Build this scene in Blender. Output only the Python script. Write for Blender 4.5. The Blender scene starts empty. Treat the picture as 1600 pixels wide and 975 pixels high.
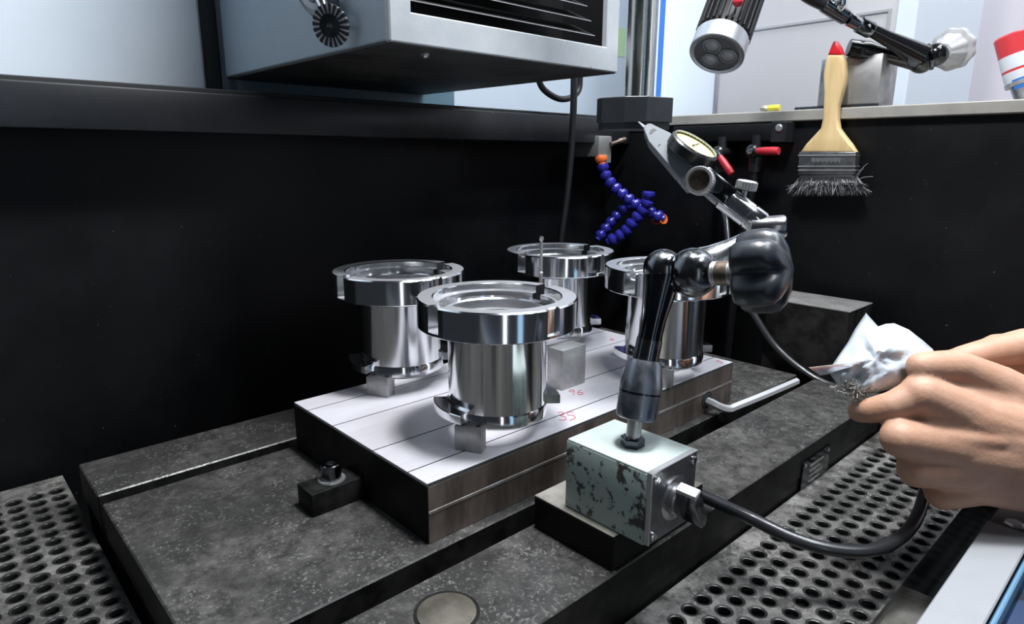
import bpy, bmesh, math, random
import numpy as np
from mathutils import Vector, Matrix, noise as mnoise

# ------------------------------------------------------------------ camera, world, lights, exposure
scene = bpy.context.scene
COL = scene.collection
MM = 0.001
F_PX = 1020.867
CAM_R = np.array([[0.7346624570225005, -0.678417066174137, 0.004621532791076591],
                  [-0.15372892823158052, -0.17310126172999887, -0.9728326525216204],
                  [0.6607862671593835, 0.7139931634904909, -0.23146332673321923]])
CAM_P = np.array([0.0, 0.0, 242.2])          # mm; z = 0 is the top of the slotted machine table

cd = bpy.data.cameras.new('camera')
cd.sensor_width = 36.0
cd.lens = F_PX / 1600.0 * 36.0
cd.clip_start = 0.01
cd.clip_end = 50
cam = bpy.data.objects.new('camera', cd)
COL.objects.link(cam)
rt, dn, fw = CAM_R
m4 = Matrix(((rt[0], -dn[0], -fw[0], CAM_P[0]*MM),
             (rt[1], -dn[1], -fw[1], CAM_P[1]*MM),
             (rt[2], -dn[2], -fw[2], CAM_P[2]*MM), (0, 0, 0, 1)))
cam.matrix_world = m4
scene.camera = cam

w = bpy.data.worlds.new('workshop')
scene.world = w
w.use_nodes = True
bg = w.node_tree.nodes['Background']
bg.inputs[0].default_value = (0.62, 0.72, 0.86, 1)
bg.inputs[1].default_value = 0.035


def area(name, loc, target, sx, sy, power, col=(1, 1, 1)):
    ld = bpy.data.lights.new(name, 'AREA')
    ld.shape = 'RECTANGLE'
    ld.size = sx*MM
    ld.size_y = sy*MM
    ld.energy = power
    ld.color = col
    o = bpy.data.objects.new(name, ld)
    COL.objects.link(o)
    o.location = Vector(loc)*MM
    o.rotation_euler = (Vector(target)-Vector(loc)).to_track_quat('-Z', 'Y').to_euler()
    return o


area('machine_work_light', (345, 235, 900), (370, 360, 0), 120, 120, 11.5, (0.97, 0.98, 1.0))
area('ceiling_tube', (1020, -150, 1900), (1100, 850, 250), 1200, 90, 36, (0.88, 0.95, 1.0))
area('ceiling_tube', (620, -620, 1900), (300, 400, 0), 700, 160, 15, (0.90, 0.95, 1.0))
area('added_stripe_light', (-1035, -1884, 200), (300, 340, 100), 200, 2300, 3.2, (0.92, 0.96, 1.0))  # no doorway there: tall light added for a bright stripe on the bushings
area('added_streak_light', (-150, -2250, 200), (300, 340, 100), 330, 2300, 2.2, (0.45, 0.70, 1.0))  # added bluish light, unseen, for a second reflected stripe on the steel
area('added_streak_light', (2300, -1700, 500), (500, 300, 100), 260, 1700, 6, (0.80, 0.90, 1.0))  # added tall light on the right for vertical streaks on the cylinders

vs = scene.view_settings
vs.view_transform = 'Standard'
vs.look = 'None'
vs.exposure = 0.0
vs.gamma = 1.0
vs.use_curve_mapping = False

random.seed(7)
V = np.array


# ------------------------------------------------------------------ places (mm)
def ray(px, py):
    return CAM_R.T @ V([px-800.0, py-487.5, F_PX])


def at(px, py, d):
    return CAM_P + ray(px, py)*d/F_PX


def onz(px, py, z):
    d = ray(px, py)
    return CAM_P + d*(z-CAM_P[2])/d[2]


def ony(px, py, y):
    d = ray(px, py)
    return CAM_P + d*(y/d[1])


def onx(px, py, x):
    d = ray(px, py)
    return CAM_P + d*(x/d[0])


def unit(a):
    a = V(a, dtype=float)
    return a/np.linalg.norm(a)


def frame(axis, hint=(0, 0, 1)):
    z = unit(axis)
    h = V(hint, dtype=float)
    if abs(np.dot(unit(h), z)) > 0.97:
        h = V([1.0, 0, 0])
    x = unit(np.cross(h, z))
    y = np.cross(z, x)
    return x, y, z


# ------------------------------------------------------------------ materials
MATS = {}


def mat(name, col, rough=0.5, metal=0.0, col2=None, nscale=40.0, lo=0.4, hi=0.6, bump=0.0, bscale=200.0,
        rough2=None, coat=0.0, trans=0.0, stretch=None, detail=6.0, spec=0.5, speck=None, emit=None, sss=0.0, aniso=0.0, patch=None, nrough=0.65):
    m = bpy.data.materials.new(name)
    m.use_nodes = True
    nt = m.node_tree
    b = nt.nodes['Principled BSDF']
    b.inputs['Base Color'].default_value = (*col, 1)
    b.inputs['Roughness'].default_value = rough
    b.inputs['Metallic'].default_value = metal
    b.inputs['Coat Weight'].default_value = coat
    b.inputs['Coat Roughness'].default_value = 0.08
    b.inputs['Transmission Weight'].default_value = trans
    b.inputs['Specular IOR Level'].default_value = spec
    b.inputs['Anisotropic'].default_value = aniso
    if sss:
        b.inputs['Subsurface Weight'].default_value = sss
        b.inputs['Subsurface Radius'].default_value = (0.006, 0.0025, 0.0015)
        b.inputs['Subsurface Scale'].default_value = 1.0
    if emit:
        b.inputs['Emission Color'].default_value = (*emit[0], 1)
        b.inputs['Emission Strength'].default_value = emit[1]
    tc = nt.nodes.new('ShaderNodeTexCoord')
    vec = tc.outputs['Object']
    if stretch:
        mp = nt.nodes.new('ShaderNodeMapping')
        mp.inputs['Scale'].default_value = stretch
        nt.links.new(vec, mp.inputs['Vector'])
        vec = mp.outputs[0]
    fac = None
    if col2 is not None or rough2 is not None:
        n = nt.nodes.new('ShaderNodeTexNoise')
        n.inputs['Scale'].default_value = nscale
        n.inputs['Detail'].default_value = detail
        n.inputs['Roughness'].default_value = nrough
        nt.links.new(vec, n.inputs['Vector'])
        r = nt.nodes.new('ShaderNodeMapRange')
        r.inputs['From Min'].default_value = lo
        r.inputs['From Max'].default_value = hi
        nt.links.new(n.outputs[0], r.inputs['Value'])
        fac = r.outputs[0]
        if col2 is not None:
            mx = nt.nodes.new('ShaderNodeMix')
            mx.data_type = 'RGBA'
            mx.inputs['A'].default_value = (*col, 1)
            mx.inputs['B'].default_value = (*col2, 1)
            nt.links.new(fac, mx.inputs['Factor'])
            out = mx.outputs['Result']
            if patch:
                n4 = nt.nodes.new('ShaderNodeTexNoise')
                n4.inputs['Scale'].default_value = patch[0]
                n4.inputs['Detail'].default_value = 5
                n4.inputs['Distortion'].default_value = 0.6
                nt.links.new(vec, n4.inputs['Vector'])
                r4 = nt.nodes.new('ShaderNodeMapRange')
                r4.inputs['From Min'].default_value = patch[1]
                r4.inputs['From Max'].default_value = patch[2]
                nt.links.new(n4.outputs[0], r4.inputs['Value'])
                mx4 = nt.nodes.new('ShaderNodeMix')
                mx4.data_type = 'RGBA'
                mx4.inputs['B'].default_value = (*patch[3], 1)
                nt.links.new(out, mx4.inputs['A'])
                nt.links.new(r4.outputs[0], mx4.inputs['Factor'])
                out = mx4.outputs['Result']
            if speck:
                n2 = nt.nodes.new('ShaderNodeTexNoise')
                n2.inputs['Scale'].default_value = speck[0]
                n2.inputs['Detail'].default_value = 3
                nt.links.new(vec, n2.inputs['Vector'])
                r2 = nt.nodes.new('ShaderNodeMapRange')
                r2.inputs['From Min'].default_value = speck[1]
                r2.inputs['From Max'].default_value = speck[1]+0.05
                nt.links.new(n2.outputs[0], r2.inputs['Value'])
                mx2 = nt.nodes.new('ShaderNodeMix')
                mx2.data_type = 'RGBA'
                mx2.inputs['B'].default_value = (*speck[2], 1)
                nt.links.new(out, mx2.inputs['A'])
                nt.links.new(r2.outputs[0], mx2.inputs['Factor'])
                out = mx2.outputs['Result']
            nt.links.new(out, b.inputs['Base Color'])
        if rough2 is not None:
            mr = nt.nodes.new('ShaderNodeMapRange')
            mr.inputs['To Min'].default_value = rough
            mr.inputs['To Max'].default_value = rough2
            nt.links.new(fac, mr.inputs['Value'])
            nt.links.new(mr.outputs[0], b.inputs['Roughness'])
    if aniso:
        tg = nt.nodes.new('ShaderNodeTangent')
        tg.direction_type = 'RADIAL'
        tg.axis = 'Z'
        b.inputs['Anisotropic Rotation'].default_value = 0.25
        nt.links.new(tg.outputs[0], b.inputs['Tangent'])
    if bump:
        n3 = nt.nodes.new('ShaderNodeTexNoise')
        n3.inputs['Scale'].default_value = bscale
        n3.inputs['Detail'].default_value = 4
        nt.links.new(vec, n3.inputs['Vector'])
        bp = nt.nodes.new('ShaderNodeBump')
        bp.inputs['Strength'].default_value = bump
        bp.inputs['Distance'].default_value = 0.001
        nt.links.new(n3.outputs[0], bp.inputs['Height'])
        nt.links.new(bp.outputs[0], b.inputs['Normal'])
    MATS[name] = m
    return m


def grime(name, dark, mid, light, big=14, blot=90, fine=420, fl=(0.53, 0.62), bl=(0.40, 0.66), rough=(0.30, 0.55), metal=0.15, bump=0.4, wet=None):
    """dirty metal: dark film, mid blotches, pale flakes that cluster in large patches"""
    m = bpy.data.materials.new(name)
    m.use_nodes = True
    nt = m.node_tree
    b = nt.nodes['Principled BSDF']
    b.inputs['Metallic'].default_value = metal
    tc = nt.nodes.new('ShaderNodeTexCoord')

    def noise(scale, detail, rg, dist=0.0):
        n = nt.nodes.new('ShaderNodeTexNoise')
        n.inputs['Scale'].default_value = scale
        n.inputs['Detail'].default_value = detail
        n.inputs['Roughness'].default_value = rg
        n.inputs['Distortion'].default_value = dist
        nt.links.new(tc.outputs['Object'], n.inputs['Vector'])
        return n.outputs[0]

    def rng(src, a, b_, c=0.0, d=1.0):
        r = nt.nodes.new('ShaderNodeMapRange')
        for k, v in (('From Min', a), ('From Max', b_), ('To Min', c), ('To Max', d)):
            r.inputs[k].default_value = v
        nt.links.new(src, r.inputs['Value'])
        return r.outputs[0]

    def mixc(fac, a, b_):
        x = nt.nodes.new('ShaderNodeMix')
        x.data_type = 'RGBA'
        nt.links.new(fac, x.inputs['Factor'])
        for sock, val in (('A', a), ('B', b_)):
            if isinstance(val, tuple):
                x.inputs[sock].default_value = (*val, 1)
            else:
                nt.links.new(val, x.inputs[sock])
        return x.outputs['Result']

    def mul(a, b_):
        x = nt.nodes.new('ShaderNodeMath')
        x.operation = 'MULTIPLY'
        nt.links.new(a, x.inputs[0])
        nt.links.new(b_, x.inputs[1])
        return x.outputs[0]
    patch = rng(noise(big, 4, 0.6, 0.4), 0.36, 0.62)
    blotch = rng(noise(blot, 8, 0.72), *bl)
    flake = mul(rng(noise(fine, 5, 0.7), *fl), rng(noise(big*2.3, 3, 0.6), 0.38, 0.62, 0.15, 1.0))
    c = mixc(mul(blotch, patch), dark, mid)
    c = mixc(flake, c, light)
    nt.links.new(c, b.inputs['Base Color'])
    nt.links.new(rng(blotch, 0.0, 1.0, rough[0], rough[1]), b.inputs['Roughness'])
    bp = nt.nodes.new('ShaderNodeBump')
    bp.inputs['Strength'].default_value = bump
    bp.inputs['Distance'].default_value = 0.0006
    nt.links.new(flake, bp.inputs['Height'])
    nt.links.new(bp.outputs[0], b.inputs['Normal'])
    MATS[name] = m


mat('turned_steel', (0.80, 0.81, 0.83), 0.13, 1.0, aniso=0.6)
mat('faced_steel', (0.62, 0.625, 0.65), 0.40, 0.85)
mat('bore_steel', (0.80, 0.81, 0.83), 0.24, 1.0, aniso=0.5)
mat('ground_plate', (0.50, 0.485, 0.525), 0.42, 0.2, col2=(0.585, 0.575, 0.61), nscale=9, lo=0.35, hi=0.65, rough2=0.32,
    bump=0.03, bscale=900, stretch=(1, 6, 1))
mat('plate_side', (0.10, 0.078, 0.066), 0.42, 0.45, col2=(0.20, 0.165, 0.145), nscale=14, lo=0.4, hi=0.62,
    stretch=(4, 4, 0.7), bump=0.06, bscale=300)
mat('plate_end_shade', (0.004, 0.004, 0.004), 0.5, 0.0, spec=0.12, col2=(0.014, 0.013, 0.012), nscale=30)  # end face coloured near black for the shade on that side
mat('plate_seam', (0.34, 0.33, 0.32), 0.45, 0.5, col2=(0.2, 0.18, 0.16), nscale=60)
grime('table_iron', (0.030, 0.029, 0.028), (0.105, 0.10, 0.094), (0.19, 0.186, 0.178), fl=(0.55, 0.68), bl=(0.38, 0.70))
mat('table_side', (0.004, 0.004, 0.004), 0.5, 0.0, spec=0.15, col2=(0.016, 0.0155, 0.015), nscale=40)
grime('perforated_steel', (0.06, 0.058, 0.055), (0.25, 0.243, 0.23), (0.36, 0.355, 0.34), big=10, blot=70, bl=(0.40, 0.58), fl=(0.57, 0.68), rough=(0.26, 0.55))
mat('wet_steel', (0.018, 0.018, 0.018), 0.30, 0.2, col2=(0.05, 0.049, 0.047), nscale=60, lo=0.4, hi=0.7)
mat('hole_shade', (0.006, 0.006, 0.006), 0.4)  # hole walls coloured near black for the shade inside them
mat('tank_black', (0.0022, 0.0024, 0.0029), 0.42, 0.0, spec=0.3, col2=(0.0045, 0.005, 0.0062), nscale=7, lo=0.4, hi=0.7, rough2=0.55,
    bump=0.03, bscale=140, speck=(260, 0.725, (0.12, 0.12, 0.12)))
mat('ledge_black', (0.011, 0.012, 0.0145), 0.42, 0.0, spec=0.35, col2=(0.022, 0.0235, 0.027), nscale=12, lo=0.42, hi=0.66, rough2=0.32,
    bump=0.03, bscale=200, speck=(150, 0.74, (0.18, 0.18, 0.18)))
mat('box_top_grey', (0.16, 0.155, 0.15), 0.6, 0.0, col2=(0.10, 0.098, 0.095), nscale=30)
mat('rim_metal', (0.40, 0.385, 0.35), 0.42, 0.35, col2=(0.28, 0.265, 0.235), nscale=14, lo=0.45, hi=0.7)
mat('rim_white', (0.30, 0.31, 0.33), 0.45, 0.0, col2=(0.26, 0.27, 0.28), nscale=14, lo=0.5, hi=0.75)
mat('gutter_wet', (0.11, 0.105, 0.095), 0.25, 0.3, col2=(0.20, 0.195, 0.18), nscale=22, lo=0.4, hi=0.65, rough2=0.45,
    bump=0.1, bscale=250)
mat('brown_dark', (0.025, 0.018, 0.014), 0.45, 0.2)
mat('machine_blue', (0.47, 0.575, 0.665), 0.42, 0.0, col2=(0.43, 0.535, 0.625), nscale=5, lo=0.4, hi=0.6, bump=0.02, bscale=300)
mat('machine_pale', (0.71, 0.79, 0.87), 0.40, 0.0, col2=(0.68, 0.76, 0.84), nscale=4, lo=0.4, hi=0.6)
mat('machine_teal', (0.16, 0.27, 0.34), 0.45)
mat('head_frame', (0.46, 0.485, 0.505), 0.40, 0.2, col2=(0.38, 0.41, 0.44), nscale=18, lo=0.42, hi=0.68, bump=0.03, bscale=300,
    speck=(120, 0.72, (0.13, 0.12, 0.11)))
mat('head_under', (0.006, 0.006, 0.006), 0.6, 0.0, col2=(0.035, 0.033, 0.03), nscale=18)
mat('blue_stripe', (0.035, 0.17, 0.55), 0.4)
mat('navy', (0.018, 0.04, 0.10), 0.5, col2=(0.008, 0.012, 0.02), nscale=50, lo=0.45, hi=0.6)
mat('sky_blue', (0.13, 0.26, 0.40), 0.4)
mat('cabinet_beige', (0.50, 0.485, 0.50), 0.45)
mat('cabinet_line', (0.38, 0.38, 0.40), 0.4)
mat('cabinet_blue', (0.72, 0.78, 0.85), 0.45)
mat('room_wall', (0.82, 0.77, 0.83), 0.6)
mat('black_gap', (0.015, 0.017, 0.018), 0.6)
mat('louver_black', (0.004, 0.004, 0.005), 0.5)
mat('bare_edge', (0.75, 0.75, 0.76), 0.3, 0.8)
mat('black_plastic', (0.012, 0.013, 0.015), 0.30, col2=(0.02, 0.021, 0.023), nscale=60, bump=0.03, bscale=500)
mat('knob_plastic', (0.015, 0.020, 0.027), 0.32, col2=(0.026, 0.032, 0.04), nscale=50, bump=0.05, bscale=500)
mat('rubber', (0.012, 0.012, 0.014), 0.42)
mat('hose_rubber', (0.02, 0.021, 0.024), 0.32, coat=0.3)
mat('graphite', (0.032, 0.036, 0.043), 0.48, 0.1, col2=(0.04, 0.045, 0.052), nscale=80)
mat('rod_steel', (0.62, 0.63, 0.60), 0.2, 1.0, rough2=0.35, nscale=40, stretch=(4, 4, 0.4))
mat('black_chrome', (0.16, 0.17, 0.185), 0.12, 1.0, rough2=0.28, nscale=50)
mat('dark_chrome', (0.07, 0.075, 0.085), 0.11, 1.0, rough2=0.24, nscale=60)
mat('chrome', (0.72, 0.73, 0.75), 0.14, 1.0, rough2=0.26, nscale=50)
mat('hexkey_steel', (0.72, 0.73, 0.76), 0.38, 0.6)
mat('tooth_grey', (0.05, 0.055, 0.065), 0.45, 0.3)
mat('sleeve_steel', (0.36, 0.37, 0.39), 0.24, 1.0)
mat('gloss_black', (0.006, 0.006, 0.007), 0.16)
mat('satin_steel', (0.55, 0.55, 0.55), 0.32, 0.9, rough2=0.45, nscale=40)
mat('block_steel', (0.46, 0.46, 0.455), 0.36, 0.75, col2=(0.36, 0.36, 0.36), nscale=60, rough2=0.5)
mat('brass_worn', (0.24, 0.19, 0.15), 0.4, 0.8, col2=(0.12, 0.095, 0.075), nscale=120)
mat('mint_paint', (0.36, 0.44, 0.415), 0.45, 0.0, col2=(0.045, 0.045, 0.035), nscale=60, lo=0.55, hi=0.57, detail=10, nrough=0.75, speck=(170, 0.61, (0.05, 0.05, 0.04)), bump=0.1, bscale=120,
    rough2=0.55)
mat('mint_lit_top', (0.43, 0.495, 0.475), 0.5, 0.0, col2=(0.33, 0.38, 0.365), nscale=24, lo=0.55, hi=0.75)  # same mint paint, coloured lighter for the light falling on the top
mat('slab_steel', (0.38, 0.36, 0.315), 0.42, 0.5, col2=(0.15, 0.14, 0.12), nscale=26, lo=0.42, hi=0.68)
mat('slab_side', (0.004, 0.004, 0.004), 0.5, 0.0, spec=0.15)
mat('panel_plate', (0.28, 0.285, 0.30), 0.26, 0.9, col2=(0.16, 0.16, 0.17), nscale=40, rough2=0.4)
mat('gray_paint', (0.16, 0.18, 0.20), 0.5, 0.0)
mat('dial_face', (0.62, 0.57, 0.24), 0.55)
mat('dial_ink', (0.05, 0.05, 0.04), 0.6)
mat('dial_rim', (0.45, 0.46, 0.48), 0.25, 0.9)
mat('wood', (0.66, 0.49, 0.25), 0.5, col2=(0.55, 0.385, 0.18), nscale=22, lo=0.4, hi=0.7, stretch=(5, 5, 0.6))
mat('red_paint', (0.62, 0.012, 0.02), 0.35)
mat('red_plastic', (0.55, 0.03, 0.045), 0.4)
mat('ferrule', (0.30, 0.30, 0.31), 0.34, 0.9, col2=(0.18, 0.18, 0.18), nscale=60)
mat('bristle', (0.015, 0.015, 0.017), 0.5)
mat('bristle_tip', (0.22, 0.22, 0.24), 0.5)
mat('blue_plastic', (0.018, 0.018, 0.22), 0.28)
mat('orange_plastic', (0.70, 0.14, 0.03), 0.35)
mat('lens_glass', (0.75, 0.78, 0.8), 0.08, 0.0, trans=0.6)
mat('led_plate', (0.10, 0.105, 0.10), 0.4)
mat('fin_black', (0.006, 0.006, 0.007), 0.45, spec=0.25)
mat('barrel_steel', (0.26, 0.28, 0.32), 0.26, 1.0, rough2=0.42, nscale=60)
mat('lamp_ring', (0.50, 0.52, 0.55), 0.34, 0.85)
mat('knob_grey', (0.40, 0.40, 0.41), 0.42)
mat('white_plastic', (0.80, 0.80, 0.80), 0.4)
mat('can_label', (0.70, 0.73, 0.78), 0.35, col2=(0.25, 0.35, 0.60), nscale=26, lo=0.60, hi=0.64)
mat('can_red', (0.62, 0.04, 0.05), 0.35)
mat('yellow_tape', (0.75, 0.66, 0.06), 0.45)
mat('sticker_green', (0.62, 0.85, 0.48), 0.5)
mat('red_ink', (0.55, 0.03, 0.08), 0.5)
mat('film', (0.60, 0.66, 0.72), 0.3, 0.0, trans=0.0, sss=0.3, bump=0.4, bscale=110, coat=0.3, col2=(0.50, 0.55, 0.61), nscale=40)
mat('dirt_fibre', (0.30, 0.28, 0.25), 0.7)
mat('skin', (0.47, 0.255, 0.165), 0.55, 0.0, col2=(0.53, 0.315, 0.22), nscale=40, lo=0.35, hi=0.65, sss=0.15, bump=0.22, bscale=420)
mat('nail', (0.60, 0.38, 0.30), 0.28)
mat('brass_plug', (0.20, 0.185, 0.155), 0.35, 0.6, col2=(0.12, 0.11, 0.09), nscale=60)


# ------------------------------------------------------------------ mesh collector (world mm)
class M:
    def __init__(self):
        self.v = []
        self.f = []

    def add(self, v, f):
        n = len(self.v)
        self.v += [tuple(float(c) for c in p) for p in v]
        self.f += [tuple(i+n for i in q) for q in f]
        return self

    def box(self, a, b, bev=0.0, seg=1, ax=None, c=None):
        """box between corners a and b, or centred at c with axes ax when given (a, b then local)"""
        bm = bmesh.new()
        a = V(a, dtype=float)
        b = V(b, dtype=float)
        lo, hi = np.minimum(a, b), np.maximum(a, b)
        vs_ = [bm.verts.new(((lo, hi)[i & 1][0], (lo, hi)[(i >> 1) & 1][1], (lo, hi)[(i >> 2) & 1][2])) for i in range(8)]
        for q in ((0, 2, 3, 1), (4, 5, 7, 6), (0, 1, 5, 4), (2, 6, 7, 3), (0, 4, 6, 2), (1, 3, 7, 5)):
            bm.faces.new([vs_[i] for i in q])
        if bev > 0:
            bmesh.ops.bevel(bm, geom=bm.edges[:], offset=bev, segments=seg, affect='EDGES', profile=0.5)
        self._bm(bm, ax, c)
        return self

    def _bm(self, bm, ax=None, c=None):
        bm.verts.index_update()
        vv = V([v.co[:] for v in bm.verts])
        if ax is not None:
            vv = vv @ V(ax) + V(c)
        self.add(vv, [[v.index for v in f.verts] for f in bm.faces])
        bm.free()

    def lathe(self, prof, o=(0, 0, 0), axis=(0, 0, 1), n=32, closed=False, a0=0.0, a1=None, hint=(0, 0, 1), rmod=None):
        """revolve [(r, h)] about axis at o; partial sweep a0..a1 (degrees) gets end caps when closed"""
        x, y, z = frame(axis, hint)
        if tuple(axis) == (0, 0, 1):
            x, y, z = V([1., 0, 0]), V([0, 1., 0]), V([0, 0, 1.])
        full = a1 is None
        ks = n if full else n+1
        vv = []
        for k in range(ks):
            a = 2*math.pi*k/n if full else math.radians(a0+(a1-a0)*k/n)
            for (r_, h) in prof:
                rr = r_*(rmod(a) if rmod else 1.0)
                vv.append(V(o)+x*rr*math.cos(a)+y*rr*math.sin(a)+z*h)
        p = len(prof)
        ff = []
        for k in range(n):
            k2 = (k+1) % ks
            for i in range(p if closed else p-1):
                j = (i+1) % p
                ff.append((k*p+i, k2*p+i, k2*p+j, k*p+j))
        if closed and not full:
            ff.append(tuple(range(p-1, -1, -1)))
            ff.append(tuple(n*p+i for i in range(p)))
        if not closed and full:
            ff.append(tuple(k*p for k in range(n-1, -1, -1)))
            ff.append(tuple(k*p+p-1 for k in range(n)))
        self.add(vv, ff)
        return self

    def rod(self, p0, p1, prof, n=24, rmod=None, hint=(0, 0, 1)):
        """lathe from p0 to p1, prof = [(t 0..1, radius)]"""
        p0, p1 = V(p0, dtype=float), V(p1, dtype=float)
        L = np.linalg.norm(p1-p0)
        return self.lathe([(r_, t*L) for t, r_ in prof], p0, (p1-p0)/L, n, rmod=rmod, hint=hint)

    def tube(self, pts, rad, n=12, sub=6, hint=(0, 0, 1)):
        pts = [V(p, dtype=float) for p in pts]
        rr = rad if isinstance(rad, (list, tuple)) else [rad]*len(pts)
        P, Rr = [], []
        for i in range(len(pts)-1):
            a, b_, c_, d_ = pts[max(i-1, 0)], pts[i], pts[i+1], pts[min(i+2, len(pts)-1)]
            for s in range(sub):
                t = s/sub
                P.append(0.5*((2*b_)+(-a+c_)*t+(2*a-5*b_+4*c_-d_)*t*t+(-a+3*b_-3*c_+d_)*t**3))
                Rr.append(rr[i]*(1-t)+rr[i+1]*t)
        P.append(pts[-1])
        Rr.append(rr[-1])
        vv, ff = [], []
        T = unit(P[1]-P[0])
        x, y, _ = frame(T, hint)
        for i in range(len(P)):
            T = unit(P[min(i+1, len(P)-1)]-P[max(i-1, 0)])
            x = unit(x-T*np.dot(x, T))
            y = np.cross(T, x)
            for k in range(n):
                a = 2*math.pi*k/n
                vv.append(P[i]+(x*math.cos(a)+y*math.sin(a))*Rr[i])
        for i in range(len(P)-1):
            for k in range(n):
                k2 = (k+1) % n
                ff.append((i*n+k, i*n+k2, (i+1)*n+k2, (i+1)*n+k))
        ff.append(tuple(range(n-1, -1, -1)))
        ff.append(tuple((len(P)-1)*n+k for k in range(n)))
        self.add(vv, ff)
        return self

    def prism(self, poly, o, x, y, th, bev=0.0, seg=2):
        """polygon in the (x, y) frame at o, extruded by th along x cross y"""
        x, y = unit(x), unit(y)
        z = np.cross(x, y)
        bm = bmesh.new()
        a = [bm.verts.new((p[0], p[1], 0)) for p in poly]
        b = [bm.verts.new((p[0], p[1], th)) for p in poly]
        n = len(poly)
        bm.faces.new(a[::-1])
        bm.faces.new(b)
        for i in range(n):
            bm.faces.new((a[i], a[(i+1) % n], b[(i+1) % n], b[i]))
        bmesh.ops.recalc_face_normals(bm, faces=bm.faces[:])
        if bev > 0:
            es = [e for e in bm.edges if abs(e.verts[0].co.z-e.verts[1].co.z) < 1e-6]
            bmesh.ops.bevel(bm, geom=es, offset=bev, segments=seg, affect='EDGES', profile=0.5)
        self._bm(bm, np.stack([x, y, z]), o)
        return self

    def ball(self, c, r, n=20, sq=(1, 1, 1), ax=None):
        vv, ff = [], []
        h = n//2
        ax = V(ax) if ax is not None else np.eye(3)
        for i in range(h+1):
            th = math.pi*i/h
            for k in range(n):
                ph = 2*math.pi*k/n
                p = V([math.sin(th)*math.cos(ph)*sq[0], math.sin(th)*math.sin(ph)*sq[1], math.cos(th)*sq[2]])*r
                vv.append(p@ax+V(c))
        for i in range(h):
            for k in range(n):
                k2 = (k+1) % n
                ff.append((i*n+k, (i+1)*n+k, (i+1)*n+k2, i*n+k2))
        self.add(vv, ff)
        return self


ORG = {}


def finish(me, ang):
    bm = bmesh.new()
    bm.from_mesh(me)
    bmesh.ops.remove_doubles(bm, verts=bm.verts[:], dist=1e-7)
    bmesh.ops.dissolve_degenerate(bm, dist=1e-7, edges=bm.edges[:])
    bmesh.ops.recalc_face_normals(bm, faces=bm.faces[:])
    bm.to_mesh(me)
    bm.free()
    if ang is None:
        return
    me.polygons.foreach_set('use_smooth', [True]*len(me.polygons))
    me.set_sharp_from_angle(angle=math.radians(ang))


def side_material(o, m2, test):
    o.data.materials.append(MATS[m2])
    for p in o.data.polygons:
        if test(p):
            p.material_index = 1


def mesh_obj(name, m, material, org, ang=35):
    me = bpy.data.meshes.new(name)
    me.from_pydata([tuple((V(p)-org)*MM) for p in m.v], [], m.f)
    finish(me, ang)
    me.materials.append(MATS[material])
    o = bpy.data.objects.new(name, me)
    COL.objects.link(o)
    return o


def tag(o, label=None, cat=None, group=None, kind=None):
    if label:
        o['label'] = label
    if cat:
        o['category'] = cat
    if group:
        o['group'] = group
    if kind:
        o['kind'] = kind
    return o


def thing(name, loc, label, cat, group=None, kind=None):
    o = bpy.data.objects.new(name, None)
    o.empty_display_size = 0.02
    COL.objects.link(o)
    o.location = Vector([float(c)*MM for c in loc])
    ORG[o] = V(loc, dtype=float)
    return tag(o, label, cat, group, kind)


def part(name, m, material, parent, label=None, ang=35, kind=None):
    org = ORG[parent]
    o = mesh_obj(name, m, material, org, ang)
    o.parent = parent
    ORG[o] = org
    return tag(o, label, None, None, kind)


def solo(name, m, material, label, cat, group=None, kind=None, ang=35):
    a = V(m.v)
    org = V([(a[:, 0].min()+a[:, 0].max())/2, (a[:, 1].min()+a[:, 1].max())/2, a[:, 2].min()])
    o = mesh_obj(name, m, material, org, ang)
    o.location = Vector(org*MM)
    ORG[o] = org
    return tag(o, label, cat, group, kind)


def structure(name, m, material, label=None):
    return solo(name, m, material, label, None, None, 'structure')


# ------------------------------------------------------------------ the setting: the tank and the machine round it
structure('floor', M().box((-260, 40, -140), (860, 700, -130)), 'tank_black', 'black floor pan of the machine tank')
structure('wall_back', M().box((-300, 690, -140), (860, 712, 299), 1.0), 'tank_black', 'black back wall of the machine tank')
wr = structure('wall_right', M().box((838, 40, -140), (858, 690, 286)), 'tank_black', 'black right wall of the machine tank')
structure('trim_1', M().box((-300, 640, 262), (838, 690, 297), 1.5, 2), 'ledge_black',
          'thick black overhanging ledge along top of the back tank wall')
structure('trim_2', M().box((-300, 655, 297.2), (790, 700, 302), 0.8), 'black_gap', 'thin black seal strip on top of the back ledge')
structure('trim_3', M().box((830, 40, 286.5), (975, 700, 300), 1.2), 'rim_metal', 'pale metal rim along top of the right tank wall')
structure('wall_front', M().box((-260, 50, -140), (520, 73, -2)), 'gutter_wet', 'front wall of the machine tank')
structure('trim_4', M().box((-260, 49, -2), (514, 74, 1), 0.8), 'rim_white', 'white metal rim on the front tank wall')
structure('trim_5', M().box((516, 48, -140), (838, 76, -9), 1.0), 'brown_dark', 'dark frame bar continuing past the white front rim')
structure('trim_6', M().box((-260, 74, -140), (474, 112, -48), 1.0), 'gutter_wet', 'wet grey gutter ledge inside the front tank wall')
structure('trim_7', M().box((-260, 45.8, -140), (838, 48.8, -4), 0.8), 'sky_blue', 'light blue edge strip outside the white front rim')
structure('trim_8', M().box((-260, -30, -240), (838, 45.6, -14), 2.0), 'navy', 'dark navy apron outside the front of the tank')
solo('rim_bolt', M().lathe([(0, 5), (5, 5), (6.5, 3.5), (6.5, 0)], (536, 62, -9), n=6), 'satin_steel',
     'small steel bolt head on the dark frame bar beside the hand', 'bolt')

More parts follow.
